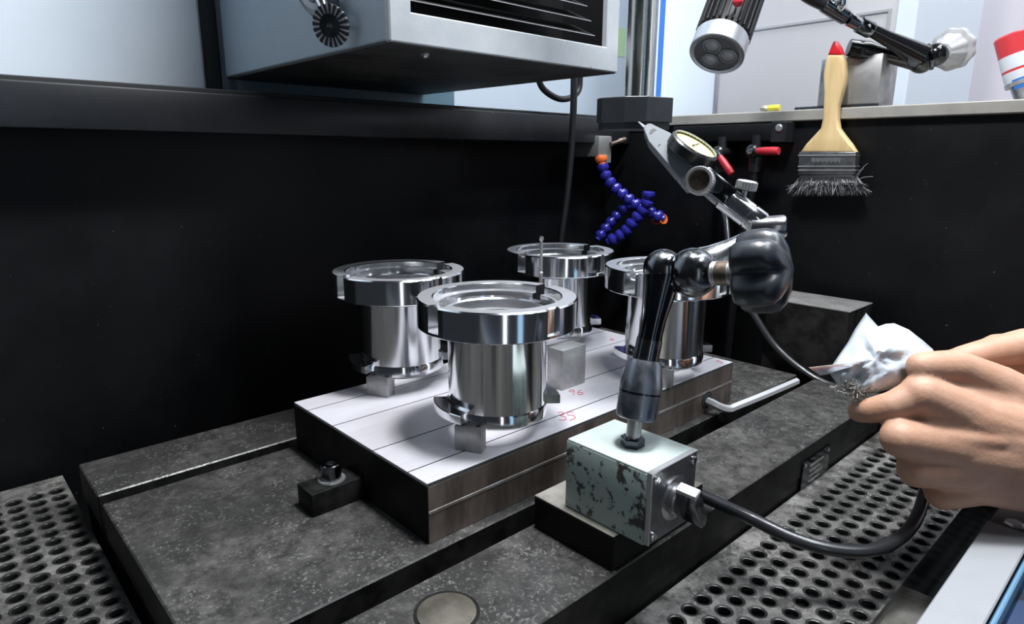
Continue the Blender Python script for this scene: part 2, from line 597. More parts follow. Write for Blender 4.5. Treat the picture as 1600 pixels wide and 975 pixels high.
# slotted machine table (one casting: three strips above a common base, slots between)
tb = thing('machine_table', (400, 400, -130), 'dark stained cast iron machine table with T-slots', 'table')
t = M()
t.box((72, 522, -28), (725, 590, 0), 1.0)
t.box((72, 301, -28), (725, 507, 0), 1.0)
t.box((72, 210, -28), (725, 282, 0), 1.0)
side_material(part('table_top', t, 'table_iron', tb), 'table_side', lambda p: p.normal.z < 0.3)  # slot walls and sides coloured near black in place of shade
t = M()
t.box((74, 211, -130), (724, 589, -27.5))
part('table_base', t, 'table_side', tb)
t = M().lathe([(16.2, -0.5), (16.2, 0.45), (15.4, 0.7), (0.01, 0.7)], (184.2, 250.3, 0), n=40)
part('plug', t, 'brass_plug', tb, 'round tan metal plug set into the near table strip')
t = M().lathe([(18.2, -0.5), (18.2, 0.25), (16.3, 0.25), (16.3, -0.5)], (184.2, 250.3, 0), n=40, closed=True)
part('plug_ring', t, 'table_side', tb)
np_ = part('nameplate', M().box((536, 208.6, -45), (592, 210.8, -13), 0.4), 'dark_chrome', tb, 'dark riveted nameplate on the table side')
for sx in (540, 588):
    for sz in (-17, -41):
        part('rivet', M().ball((sx, 208.5, sz), 1.5, 10), 'chrome', np_)
for k in range(4):
    part('engraved_line', M().box((550, 208.2, -22-k*5), (578-6*(k % 2), 208.65, -20.6-k*5)), 'plate_seam', np_)


# perforated floor panels with real dished holes
def wet_rings(o, x0, y0, pitch, z):
    o.data.materials.append(MATS['wet_steel'])
    o.data.materials.append(MATS['hole_shade'])
    org = ORG[o]
    for p in o.data.polygons:
        c = V(p.center[:])/MM+org
        du = (c[0]-x0+pitch*50.5) % pitch-pitch/2
        dv = (c[1]-y0+pitch*50.5) % pitch-pitch/2
        rr = math.hypot(du, dv)
        if rr < 4.5:
            p.material_index = 2
        elif rr < 6.0+1.2*mnoise.noise(Vector((c[0]*0.03, c[1]*0.03, 0))):
            p.material_index = 1


def perforated(x0, y0, nx, ny, pitch, z, border, r_in=4.1, r_out=6.2, th=3.0):
    m = M()
    ns = 16
    vv, ff = [], []
    h = pitch/2
    for i in range(nx):
        for j in range(ny):
            cx_, cy_ = x0+i*pitch, y0+j*pitch
            base = len(vv)
            for k in range(ns):
                a = 2*math.pi*k/ns+math.pi/ns
                c_, s_ = math.cos(a), math.sin(a)
                q = h/max(abs(c_), abs(s_))
                k4 = (k % 4 == 0)
                vv.append((cx_+max(-h, min(h, c_*q)), cy_+max(-h, min(h, s_*q)), z))
                vv.append((cx_+c_*r_out, cy_+s_*r_out, z))
                vv.append((cx_+c_*(r_in+0.25), cy_+s_*(r_in+0.25), z-0.25))
                vv.append((cx_+c_*r_in, cy_+s_*r_in, z-0.6))
                vv.append((cx_+c_*r_in, cy_+s_*r_in, z-th-1))
            for k in range(ns):
                k2 = (k+1) % ns
                for q in range(4):
                    ff.append((base+k*5+q, base+k2*5+q, base+k2*5+q+1, base+k*5+q+1))
            for sx, sy, k in ((1, 1, 1), (-1, 1, 5), (-1, -1, 9), (1, -1, 13)):
                vv.append((cx_+sx*h, cy_+sy*h, z))
                ff.append((base+k*5, len(vv)-1, base+((k+1) % ns)*5))
    m.add(vv, ff)
    ax0, ay0, ax1, ay1 = x0-h, y0-h, x0+(nx-.5)*pitch, y0+(ny-.5)*pitch
    bx0, by0, bx1, by1 = border
    for (a, b) in (((bx0, by0), (ax0, by1)), ((ax1, by0), (bx1, by1)), ((ax0, by0), (ax1, ay0)), ((ax0, ay1), (ax1, by1))):
        if b[0]-a[0] > 0.05 and b[1]-a[1] > 0.05:
            m.box((a[0], a[1], z-th), (b[0], b[1], z))
    return m


pa = solo('perforated_panel', perforated(-133.6, 209.0, 14, 30, 14.9, -40, (-142, 200, 69, 672)), 'perforated_steel',
     'grey perforated steel floor panel left of the machine table', 'floor panel', 'perforated tank floor panels', ang=50)
wet_rings(pa, -133.6, 209.0, 14.9, -40)
pa = solo('perforated_panel', perforated(180.4, 113.0, 40, 6, 15.1, -40, (165, 113.0-7.5, 830, 209)), 'perforated_steel',
     'grey perforated steel floor panel between table side and white front rim', 'floor panel', 'perforated tank floor panels', ang=50)

wet_rings(pa, 180.4, 113.0, 15.1, -40)

# black block at the right end of the tank
bb = thing('black_box', (772, 305, -128), 'black box with grey top standing behind the plastic packet', 'box')
part('body', M().box((739, 258, -128), (806, 352, 78.5), 1.5, 2), 'table_side', bb)
part('grey_top', M().box((738.6, 257.6, 78), (806.4, 352.4, 80), 0.8, 2), 'box_top_grey', bb)  # top face set to a lighter grey than the body

# the machine behind the ledge: covers, column and louvred head move as one
mc = thing('erosion_machine', (400, 800, 120), 'large pale blue machine with black louvred head above the tank', 'machine')
part('cover_panel', M().box((-700, 770, 200), (262, 800, 1300), 3), 'machine_pale', mc, 'pale blue sheet metal cover at far left')
part('seam', M().box((262, 764, 200), (277, 795, 1300), 2), 'black_gap', mc)
part('column', M().box((290, 757, 120), (592, 900, 1100), 6, 2), 'machine_teal', mc)
part('cover_panel', M().box((ony(1026, 100, 668)[0], 668, 301), (1116, 671, 1300), 0.8), 'machine_pale', mc, 'narrow pale panel carrying the blue stripe')
sp = [o for o in mc.children][-1]
xs = ony(1026, 120, 668)[0]
part('stripe', M().box((xs-0.3, 666.6, 301), (xs+13, 671.4, 1300), 0.4), 'blue_stripe', sp, 'bright blue vertical stripe')
rp = part('cover_panel', M().box((596, 850, 200), (1430, 870, 1300), 2), 'machine_pale', mc, 'pale blue panel behind the steel rod')
st = ony(966, 60, 849)
part('sticker', M().box((st[0]-4, 849, st[2]-32), (st[0]+22, 850.2, st[2]+20)), 'sticker_green', rp, 'pale green sticker')

# far electrical cabinet and room wall beyond the right rim
X_C = 1120
c0, c1 = onx(1125, 100, X_C)[1], onx(1420, 100, X_C)[1]
cb = thing('cabinet', (X_C+200, (c0+c1)/2, 0), 'pale grey electrical cabinet with inset door beyond the tank', 'cabinet')
c1x = ony(1526, 60, c1)[0]
zt_ = ony(1525, 22, c1)[2]
part('body', M().box((X_C, c1, -200), (c1x, c0, 900), 3, 2), 'cabinet_beige', cb)
ce = onx(1391, 100, X_C)[1]
part('corner_post', M().box((X_C-2, c1-2, -200), (c1x+1, ce, 902), 2), 'cabinet_blue', cb)
d0, d1 = onx(1178, 60, X_C)[1], onx(1383, 60, X_C)[1]
zl = onx(1383, 20, X_C)[2]
part('door_bead', M().box((X_C-3, d1, zl), (X_C-0.1, d0+60, zl+5), 0.8), 'cabinet_line', cb)
part('door_bead', M().box((X_C-3, d1-5, 250), (X_C-0.1, d1, zl+5), 0.8), 'cabinet_line', cb)
structure('wall_right_room', M().box((1750, -900, -400), (1770, 1600, 2000)), 'room_wall', 'pinkish white workshop wall behind the spray can')
structure('wall_back_room', M().box((-900, 1590, -400), (1750, 1610, 2000)), 'room_wall', 'pale workshop wall behind the machine')


# ------------------------------------------------------------------ machine head
HX0, HX1, HY0, HY1, HZ = 278, 537, 430, 756, 324
o0 = ony(643, 26, HY0)
o1 = ony(948, 75, HY0)
OX0, OX1, OZ = o0[0], o1[0], (o0[2]+o1[2])/2+2
hd = part('head', M().box((HX0, HY0+5, HZ), (HX0+6, HY1, 1000), 1.5).box((HX1-6, HY0+5, HZ), (HX1, HY1, 1000), 1.5), 'machine_blue', mc,
          'blue grey machine head with louvred front')
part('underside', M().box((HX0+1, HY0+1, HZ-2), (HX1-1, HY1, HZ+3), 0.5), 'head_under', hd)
fm = M()
fm.box((HX0-1, HY0, HZ-1), (OX0, HY0+7, 1000), 1.0)
fm.box((OX1, HY0, HZ-1), (HX1+1, HY0+7, 1000), 1.0)
fm.box((OX0-2, HY0, HZ-1), (OX1+2, HY0+7, OZ), 1.0)
part('front_frame', fm, 'head_frame', hd)
part('cavity', M().box((OX0-2, HY0+60, OZ-10), (OX1+2, HY0+66, 1000)).box((OX0-3, HY0+6, OZ-12), (OX1+3, HY0+62, OZ-2)).box((OX1+1.5, HY0+6, OZ-10), (OX1+4, HY0+64, 1000)), 'louver_black', hd)
for k in range(9):
    z = OZ+10+k*12.2
    x1 = OX1-9-k*6
    axs = np.stack([V([1, 0, 0]), unit([0, 1, 0.45]), unit([0, -0.45, 1])])
    lv = part('louver', M().box((-(x1-OX0)/2, 0, -0.5), ((x1-OX0)/2, 30, 0.5), 0, ax=axs, c=((x1+OX0)/2, HY0+8, z)), 'louver_black', hd)
    part('louver_edge', M().box((OX0, HY0+7.6, z-0.3), (x1, HY0+8.2, z+0.3)), 'satin_steel', hd)
part('edge_screw', M().ball((HX0+45, HY0+22, HZ-3), 3.5, 10), 'satin_steel', hd)

# slotted lock wheel and its bracket on the head's side
wc = onx(517, 40, HX0-14)
wl = thing('lock_wheel', wc, 'slotted black and silver disc wheel on the machine head side', 'wheel')
wax = unit([-1.0, -0.55, -0.25])
m = M()
for k in range(20):
    m.lathe([(8, -1.2), (15.5, -1.2), (15.5, 1.2), (8, 1.2)], wc, wax, 3, closed=True, a0=k*18+3.6, a1=k*18+14.4)
part('tooth_ring', m, 'tooth_grey', wl)
part('spoke_ring', M().lathe([(7.5, -1.6), (15, -1.6), (15, 0.7), (7.5, 0.7)], wc, wax, 40, closed=True), 'white_plastic', wl)
part('hub', M().lathe([(2.6, -2.5), (8.6, -2.5), (8.6, 2.2), (2.6, 2.2)], wc, wax, 32, closed=True), 'black_chrome', wl)
part('shaft', M().rod(wc-wax*14, wc-wax*1, [(0, 2.4), (1, 2.4)]), 'satin_steel', wl)
lever_a, lever_b = onx(509, 18, HX0-16), onx(497, -14, HX0-16)
part('lever', M().rod(lever_a, lever_b, [(0, 3.0), (0.6, 4.6), (1, 5.5)], 14), 'chrome', wl)
part('bracket', M().tube([onx(478, -8, HX0-9), onx(490, 10, HX0-9), onx(505, 16, HX0-9), onx(518, 0, HX0-9)], 7.0, 10), 'black_chrome', wl)

# cables under the head
ca = M().tube([ony(897, 100, 600), ony(896, 170, 600), ony(892, 240, 600), ony(885, 310, 598), ony(876, 375, 596),
               ony(872, 430, 594), (640, 594, -20), (640, 600, -60)], 4.6, 12)
solo('cable', ca, 'rubber', 'black cable hanging straight down from machine head to tank', 'cable')
solo('cable', M().tube([ony(838, 112, 640), ony(848, 138, 640), ony(872, 154, 640), ony(893, 152, 640), ony(905, 138, 640), ony(906, 108, 640)],
     4.2, 12), 'rubber', 'short black cable looping under the machine head', 'cable')

# ------------------------------------------------------------------ electrode on its rod
HXC = at(990, 178, 478)
el = thing('electrode', (HXC[0], HXC[1], HXC[2]), 'dark graphite block on steel rod hanging above the bushings', 'electrode')
ex, ey = unit([rt[0], rt[1], 0]), unit([fw[0], fw[1], 0])
HEX = [(-26.5, 4), (-24, -5), (-9.5, -17), (5.5, -20), (26.5, -8), (26.5, 12), (8, 20), (-14, 18)]
z0 = onz(990, 190, 0)
hz0, hz1 = at(1000, 190, 458)[2], at(1000, 150, 458)[2]
part('graphite_block', M().prism(HEX, (HXC[0], HXC[1], hz0), ex, ey, hz1-hz0, 0.5, 1), 'graphite', el, ang=12)
part('lower_step', M().prism([(p[0]*0.94, p[1]*0.94) for p in HEX[:]], (HXC[0], HXC[1], hz0-5.0), ex, ey, 5.2, 0.3, 1), 'graphite', el, ang=12)
ROD = HXC[:2]+(ex*2.6)[:2]
part('rod', M().lathe([(9.6, hz1-1), (9.6, 560)], (ROD[0], ROD[1], 0), n=40), 'rod_steel', el)
part('clamp_arm', M().box((ROD[0]-22, ROD[1]-22, 540), (ROD[0]+22, HY0-0.5, 590), 3, 2), 'head_frame', el)
part('sleeve', M().lathe([(0.01, 530), (17, 530), (17, 605), (0.01, 605)], (ROD[0], ROD[1], 0), n=32), 'black_chrome', el)

# ------------------------------------------------------------------ fixture plate
PX0, PX1, PY0, PY1, PZ = 215, 589.4, 309.2, 499.6, 42.2
pl = thing('fixture_plate', ((PX0+PX1)/2, (PY0+PY1)/2, 0), 'thick pale ground steel plate with scribed lines under the bushings', 'plate')
gy = sorted(onz(px, py, PZ)[1] for px, py in ((478.5, 642), (518.5, 666), (580, 705), (634, 739)))
prof = [(PY0, PZ-3)]
prof = [(PY0, PZ-2.0), (PY0+0.6, PZ)]
for g in gy:
    prof += [(g-0.55, PZ), (g, PZ-1.6), (g+0.55, PZ)]
prof += [(PY1-0.6, PZ), (PY1, PZ-2.0)]
m = M()
m.add([(x, y, z) for x in (PX0, PX1) for (y, z) in prof],
      [(i, i+1, len(prof)+i+1, len(prof)+i) for i in range(len(prof)-1)])
n = len(prof)
m.add([(x, y, z) for x in (PX0, PX1) for (y, z) in ((PY0, PZ-2.0), (PY1, PZ-2.0))], [(0, 1, 3, 2)])
m.f.append(tuple(range(n)))
m.f.append(tuple(range(2*n-1, n-1, -1)))
side_material(part('top_face', m, 'ground_plate', pl, ang=20), 'black_gap', lambda p: 0.05 < abs(p.normal.z) < 0.95 and abs(p.normal.y) > 0.3 and p.area < 0.0012)
ZS = 22.0
part('upper_slab', M().box((PX0, PY0, ZS+1.0), (PX1, PY1, PZ-2.05), 0.3), 'plate_side', pl)
part('seam_strip', M().box((PX0, PY0-0.35, ZS-1.5), (PX1, PY1, ZS+0.98), 0.3), 'plate_seam', pl)
part('lower_slab', M().box((PX0, PY0, 0.05), (PX1, PY1, ZS-1.55), 0.3), 'plate_side', pl)
part('end_face', M().box((PX0-0.5, PY0+0.4, 0.05), (PX0+0.3, PY1-0.4, PZ-2.2), 0.1), 'plate_end_shade', pl, 'left end face with its shade painted black')
part('side_hole', M().lathe([(0.01, 0.4), (8.5, 0.4), (8.5, -0.4), (0.01, -0.4)], (544, PY0-0.1, 14), (0, -1, 0), 28), 'black_gap', pl,
     'round black hole in the plate side where the hex key sits')


def strokes(lines, c, sx, sy, z, name):
    """pen strokes on a horizontal surface: local x along image right, y up the picture"""
    m = M()
    ux, uy = unit([rt[0], rt[1], 0]), unit([fw[0], fw[1], 0])
    for ln in lines:
        pts = [V([c[0], c[1], z])+ux*p[0]*sx+uy*p[1]*sy for p in ln]
        m.tube(pts, 0.28, 5, 5)
    return part(name, m, 'red_ink', pl, 'red marker number written on the plate')


THREE = [[(0, .9), (.35, 1), (.45, .75), (.15, .55), (.5, .4), (.45, .05), (0, .05)]]
FIVE = [[(1.15, 1), (.75, .95), (.72, .6), (1.05, .6), (1.15, .25), (.75, 0)]]
NINE = [[(.45, .7), (.1, .6), (.1, .95), (.45, .95), (.45, .6), (.3, 0)]]
SIX = [[(1.1, 1), (.75, .5), (.8, .05), (1.15, .1), (1.1, .45), (.8, .35)]]
p = onz(873, 657, PZ)
strokes(THREE+FIVE, p, 11.5, 17, PZ+0.2, 'marker_number')
p = onz(890, 617, PZ)
strokes(NINE+SIX, p, 10, 12, PZ+0.2, 'marker_number')
p = onz(945, 532, PZ)
strokes(SIX, p, 9, 10, PZ+0.2, 'marker_number')
p = onz(1114, 568, PZ)
strokes(FIVE, p, 9, 10, PZ+0.2, 'marker_number')
p = onz(963, 554, PZ)
part('dowel_plug', M().lathe([(0.01, 0.25), (6.5, 0.25), (6.5, -0.3), (0.01, -0.3)], (p[0], p[1], PZ), n=24), 'satin_steel', pl)


# ------------------------------------------------------------------ bushings
def make_bushing(loc, label):
    b = thing('flanged_bushing', loc, label, 'bushing', 'turned steel bushings on the plate')
    x0, y0, z0 = loc                       # z0 = underside
    L = (x0, y0, z0)
    R1, RB = 57.6, 46.0
    Zt, Zb = 90.0, 69.0
    fl = M()
    fl.lathe([(34, Zb+0.6), (R1-0.8, Zb), (R1, Zb+0.8), (R1, Zb+2.6), (34, Zb+2.6)], L, n=128, closed=True)

    def arc(a0, a1, ro):
        sec = [(42, Zb+2.4), (ro, Zb+2.4), (ro, Zt-1.0), (ro-1.0, Zt), (RB+0.8, Zt), (RB, Zt-0.6), (RB, Zt-5.5), (42, Zt-5.5)]
        fl.lathe(sec, L, n=max(2, int((a1-a0)/2.5)), closed=True, a0=a0, a1=a1)
    arc(8, 175, R1)
    arc(186, 263.5, R1)
    arc(263.5, 274.5, R1-2.6)
    arc(274.5, 357.2, R1)
    side_material(part('flange', fl, 'turned_steel', b, ang=30), 'faced_steel', lambda p: p.normal.z > 0.9)
    part('inner_ring', M().lathe([(42.2, Zb-4), (42.2, Zt-10), (38, Zt-10), (37, Zt-11), (37, Zb), (33, Zb-1), (33, Zb-4)], L, n=96, closed=True),
         'bore_steel', b, ang=30)
    part('body', M().lathe([(30, 11), (36.1, 11), (36.1, 64), (37.2, 68), (37.2, Zb+0.7), (30, Zb+0.7)], L, n=96, closed=True),
         'turned_steel', b, ang=30)
    part('collar', M().lathe([(30, 0), (34.2, 0), (35.8, 1.4), (36.9, 2.2), (36.9, 9.6), (36.1, 11.2), (30, 11.2)], L, n=96, closed=True),
         'turned_steel', b, ang=30)
    for c in (168, 348):
        part('lug', M().lathe([(34, 6.5), (46.8, 6.5), (47.2, 7), (47.2, 12.6), (46.7, 13.2), (37.5, 13.2), (36.3, 14.6), (34, 14.6)], L,
                              n=24, closed=True, a0=c-28, a1=c+28), 'turned_steel', b, ang=30)
    return b


def copy_tree(src, delta, label):
    r_ = src.copy()
    COL.objects.link(r_)
    r_.location = src.location + Vector(delta)*MM
    r_['label'] = label
    for ch in src.children:
        c = ch.copy()
        COL.objects.link(c)
        c.parent = r_
    return r_


ZB = 55.5
b1 = make_bushing((304.2, 344.4, ZB), 'shiny flanged steel bushing nearest the camera, beside the magnetic base')
copy_tree(b1, (8, 139.5, 0), 'shiny flanged steel bushing leftmost, against the black wall')
copy_tree(b1, (207, 132.5, 0), 'shiny flanged steel bushing at the back, behind the thin upright pin')
copy_tree(b1, (205, -5.5, 0), 'shiny flanged steel bushing partly hidden behind the jointed arm')


def block(name, corner, ang, w_, d_, h, label, grp, holes=True):
    """block with its near corner given, front face along ang (degrees)"""
    a = math.radians(ang)
    u, v = V([math.cos(a), math.sin(a), 0]), V([-math.sin(a), math.cos(a), 0])
    o = thing(name, (corner[0], corner[1], PZ), label, 'block', grp)
    part('body', M().box((0, 0, 0.05), (w_, d_, h), 0.7, 2, ax=np.stack([u, v, V([0, 0, 1.])]), c=(corner[0], corner[1], PZ)), 'block_steel', o)
    if holes:
        for q in (0.22, 0.8):
            c = V([corner[0], corner[1], PZ+h])+u*w_*q+v*d_*0.5
            part('screw_hole', M().lathe([(0.01, 0.1), (1.9, 0.1), (1.9, -0.3), (0.01, -0.3)], c, n=14), 'black_gap', o)
    return o


G = 'steel support blocks on the plate'
block('support_block', (258, 337.6), -62, 20.5, 9, 18.2, 'small grey steel block under the lug of the nearest bushing', G)
block('support_block', (268.6, 473.7), -62.6, 21, 12, 16.8, 'small grey steel block under the lug of the leftmost bushing', G)
block('support_block', (471.5, 318.5), -70, 13, 9, 17.5, 'small grey steel block under the bushing behind the jointed arm', G)
block('gauge_block', (400, 386), -88, 18.2, 32, 36.5, 'tall plain steel block standing right of the nearest bushing', G, holes=False)

# thin pin standing behind the nearest bushing
pz = onz(845, 470, PZ)
pp = thing('locating_pin', (*at(845, 440, 545)[:2], PZ), 'thin upright steel pin in front of the back bushing', 'pin')
q = at(845, 440, 545)
ztop = at(845, 367, 545)[2]
part('shank', M().lathe([(1.5, PZ), (1.5, ztop-32), (1.9, ztop-31.5), (1.9, ztop-30), (1.3, ztop-29.5), (1.3, ztop-2)], (q[0], q[1], 0), n=14), 'satin_steel', pp)
part('tip', M().lathe([(1.3, ztop-4), (1.9, ztop-3), (1.9, ztop-0.6), (0.6, ztop)], (q[0], q[1], 0), n=14), 'chrome', pp)

# ------------------------------------------------------------------ strap clamp on the table
cl = thing('strap_clamp', (194, 400, 0), 'dark steel strap clamp block with socket screw on the table', 'clamp')
part('clamp_block', M().box((174.5, 388.5, 0.05), (214.6, 411.5, 17), 1.0, 2), 'table_side', cl)
sc = V([195.5, 400, 17.0])
part('washer', M().lathe([(5, 0), (9.6, 0), (9.9, 0.6), (9.4, 1.6), (5, 1.6)], sc, n=36, closed=True), 'satin_steel', cl)
sb = part('socket_screw', M().lathe([(3.4, 10.0), (3.4, 13.0), (6.2, 13.0), (7.0, 12.3), (7.0, 1.6), (3.4, 1.6)], sc, n=36, closed=True), 'black_chrome', cl)
part('hex_socket', M().lathe([(3.6, 10.2), (3.6, 10.4), (0.01, 10.4)], sc, n=6), 'black_gap', sb)

# hex key in the plate's side hole
hk = M().tube([(544, 322, 13.5), (545, 306, 12), (550, 297.5, 8), (560, 294, 4.6), (572, 293, 4.4), (630, 289, 4.4), (690, 286.2, 4.4)], 3.9, 6, 5)
solo('hex_key', hk, 'hexkey_steel', 'bent chrome hex key sticking out of the plate side', 'hex key', ang=25)

# ------------------------------------------------------------------ magnetic base with jointed arm
slab = thing('steel_slab', (330, 250, 0), 'tan topped steel slab under the magnetic base', 'slab')
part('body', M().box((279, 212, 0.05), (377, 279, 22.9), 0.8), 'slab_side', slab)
part('top_face', M().box((279.2, 212.2, 22.7), (376.8, 278.8, 23.6), 0.4), 'slab_steel', slab)

mb = thing('magnetic_base', (308, 223, 23.7), 'chipped mint green magnetic base with chrome switch on the slab', 'magnetic base')
part('body', M().box((284, 194.5, 23.7), (332, 256, 69), 0.9, 2), 'mint_paint', mb)
part('lit_top_face', M().box((284.4, 194.9, 68.5), (331.6, 255.6, 70.2), 0.8, 2), 'mint_lit_top', mb)
part('front_panel', M().box((285, 191.8, 24.5), (331.2, 194.6, 69.6), 0.6), 'panel_plate', mb)
for sx in (289.3, 327):
    for sz in (29.5, 64.8):
        s_ = part('panel_screw', M().lathe([(0.01, 1.5), (1.9, 1.5), (2.6, 0.8), (2.6, 0)], (sx, 191.8, sz), (0, -1, 0), 18), 'chrome', mb)
        part('screw_slot', M().box((-2.2, -0.3, 1.45), (2.2, 0.3, 1.6), ax=np.stack([unit([.7, 0, .7]), unit([-.7, 0, .7]), V([0, -1., 0])]), c=(sx, 191.8, sz)), 'black_gap', s_)
kc = V([308.5, 191.8, 46.5])
part('switch_ring', M().lathe([(9.5, 0), (13.5, 0), (13.5, 0.9), (9.5, 1.2)], kc, (0, -1, 0), 40, closed=True), 'chrome', mb)
sw = part('switch_hub', M().lathe([(0.01, 5.5), (8.5, 5.5), (9.3, 4.5), (9.3, 0)], kc, (0, -1, 0), 32), 'panel_plate', mb)
part('switch_core', M().lathe([(0.01, 2.2), (5, 2.2), (5, 0)], kc+V([1, -5.0, 5.5]), (0, -1, 0), 20), 'brass_worn', sw)
kx = unit([0.42, 0, -0.91])
ky = unit([0.91, 0, 0.42])
lv_ = part('switch_lever', M().prism([(-13, -2.6), (-5, -4.2), (10, -4.2), (14.5, -2.0), (14.5, 2.0), (10, 4.2), (-5, 4.2), (-13, 2.6)], kc+V([0, -5.2, 0]), kx, ky, 13, 1.2, 2),
           'black_chrome', mb)
part('lever_edge', M().prism([(-13.6, -2.9), (-11.5, -3.5), (-11.5, 3.5), (-13.6, 2.9)], kc+V([0, -5.6, 0]), kx, ky, 13.4, 0.5, 1), 'bare_edge', lv_)
part('panel_edge', M().box((284.8, 191.4, 69.2), (331.4, 194.8, 70.3), 0.4).box((284.6, 191.4, 24.4), (285.6, 194.8, 70), 0.3), 'satin_steel', mb)

nut = V([306.6, 222, 70.2])
part('hex_nut', M().lathe([(7.2, 0), (7.4, 0.5), (7.4, 5.2), (6.9, 5.8), (3.5, 5.8), (3.5, 0)], nut, n=6, closed=True), 'dark_chrome', mb, ang=20)
jl = at(1002, 640, 399)
part('neck', M().rod(nut+V([0, 0, 4]), at(994, 650, 399), [(0, 4.6), (0.85, 4.6), (0.88, 7), (1, 9.5)], 24), 'satin_steel', mb)
B0, B1 = at(994, 654, 399), at(1008, 562, 398)
part('barrel', M().rod(B0, B1, [(0, 10.5), (0.03, 12.4), (0.08, 12.8), (0.45, 12.8), (0.55, 13.0), (0.62, 12.6), (0.93, 10.6), (1.0, 9.6)], 40), 'barrel_steel', mb)
part('barrel_groove', M().rod(B0+(B1-B0)*0.44, B0+(B1-B0)*0.47, [(0, 12.95), (1, 12.95)], 40), 'dark_chrome', mb)
A0, A1 = at(1008, 566, 398), at(1036, 425, 393)
arm = part('lower_arm', M().rod(A0, A1, [(0, 7.9), (0.2, 7.6), (0.32, 7.2), (0.5, 7.6), (0.8, 10.0), (1.0, 11.6)], 32), 'dark_chrome', mb)
part('scuffed_band', M().rod(A0+(A1-A0)*0.0, A0+(A1-A0)*0.26, [(0, 8.05), (1, 7.75)], 32), 'black_chrome', arm)
part('elbow_ball', M().ball(at(1036, 420, 393), 12.0, 28), 'black_chrome', mb)
part('elbow_plate', M().rod(at(1050, 422, 391), at(1056, 424, 391), [(0, 11), (0.1, 12), (0.9, 12), (1, 11)], 36), 'dark_chrome', mb)
K2 = at(1083, 426, 386)
part('center_ball', M().ball(K2, 14.8, 32), 'black_chrome', mb)
part('upper_arm', M().rod(at(1092, 415, 390), at(1196, 363, 402), [(0, 11), (0.2, 8.5), (0.5, 6.4), (0.8, 6.0), (1, 6.2)], 32), 'chrome', mb)
T0, T1 = at(1103, 427, 380), at(1158, 427, 366)
part('threaded_stud', M().rod(T0, T1, [(t, 6.6+(0.45 if (i % 2) else -0.1)) for i, t in enumerate(np.linspace(0, 1, 23))], 28), 'satin_steel', mb)
part('stud_sleeve', M().rod(T0+(T1-T0)*0.35, T0+(T1-T0)*0.7, [(0, 7.1), (1, 7.1)], 28), 'brass_worn', mb)
KC0, KC1 = at(1152, 427, 368), at(1238, 421, 352)


def flutes(n_, depth, width, ph):
    def f(a):
        d = (a-ph+math.pi/n_) % (2*math.pi/n_)-math.pi/n_
        return 1.0-depth*math.exp(-(d/width)**2)
    return f


def lobes(n_, depth, ph=0.3):
    return lambda a: 1.0-depth*(0.5-0.5*math.cos(n_*a+ph))


part('clamp_knob', M().rod(KC0, KC1, [(0, 8), (0.0, 19), (0.03, 21.5), (0.1, 23), (0.3, 24.2), (0.55, 24.4), (0.72, 23), (0.84, 19.5), (0.94, 13), (0.985, 7), (1, 0.01)], 120, rmod=flutes(5, 0.3, 0.27, 0.55)),
     'knob_plastic', mb, ang=60)
part('wrist_sleeve', M().rod(at(1172, 358, 404), at(1228, 354, 398), [(0, 6.4), (0.06, 7.2), (0.94, 7.2), (1, 6.4)], 32), 'sleeve_steel', mb)

# fine-adjust clamp and the lever dial indicator
di = thing('dial_indicator', at(1090, 300, 420), 'lever dial test indicator with yellow face touching the graphite block', 'dial indicator')
S0, S1 = at(1192, 353, 404), at(1112, 287, 414)
part('clamp_tube', M().rod(at(1190, 352, 404), at(1130, 307, 411), [(0, 7), (0.05, 7.8), (0.3, 7.8), (0.305, 7.1), (0.33, 7.1), (0.335, 7.8), (0.97, 7.8), (1, 7)], 32), 'chrome', di)
ta = unit(S1-S0)
tv = unit(np.cross(ta, -fw))
part('clamp_jaw', M().box((-9, -6.5, -7), (15, 6.5, 7), 1.5, 2, ax=np.stack([ta, np.cross(-fw, ta)*-1, -fw]), c=at(1120, 297, 411)), 'dark_chrome', di)
part('jaw_strip', M().box((-20, -1.1, -5), (16, 1.1, 5), 0.4, 1, ax=np.stack([ta, tv, -fw]), c=at(1131, 297, 410)), 'chrome', di)
part('cross_hole', M().lathe([(0.01, 0.5), (4.2, 0.5), (4.2, 0), (0.01, 0)], at(1119, 292, 403.5), -fw, 20), 'black_chrome', di)


def thumb(c, axis, r_, h, n_, name, mt, parent, cup=None):
    o = part(name, M().lathe([(0.01, h), (r_*0.80, h), (r_, h*0.82), (r_, h*0.12), (r_*0.85, 0), (0.01, 0)] if not cup else
                             [(r_*0.72, h*0.45), (r_*0.74, h), (r_*0.92, h), (r_, h*0.85), (r_, h*0.1), (r_*0.85, 0), (r_*0.5, 0), (r_*0.5, h*0.4)],
                             c, axis, n_*2, closed=bool(cup), rmod=lambda a: 1.0+0.018*math.cos(a*n_)), mt, parent, ang=40)
    if cup:
        part('cup', M().lathe([(0.01, h*0.46), (r_*0.74, h*0.46), (r_*0.74, h*0.3)], c, axis, 30), 'brass_worn', o)
    return o


thumb(at(1096, 284, 404), unit(-fw*0.9-rt*0.45+dn*0.05), 8.7, 8.5, 36, 'knurled_knob', 'satin_steel', di, cup=True)
up = unit(-dn+0.18*rt-0.25*fw)
tc_ = at(1163, 303, 404)
part('thumb_stem', M().rod(tc_-up*6, tc_+up*3, [(0, 1.5), (1, 1.5)], 12), 'satin_steel', di)
thumb(tc_+up*2.2, up, 6.4, 6.2, 30, 'thumb_screw', 'satin_steel', di)

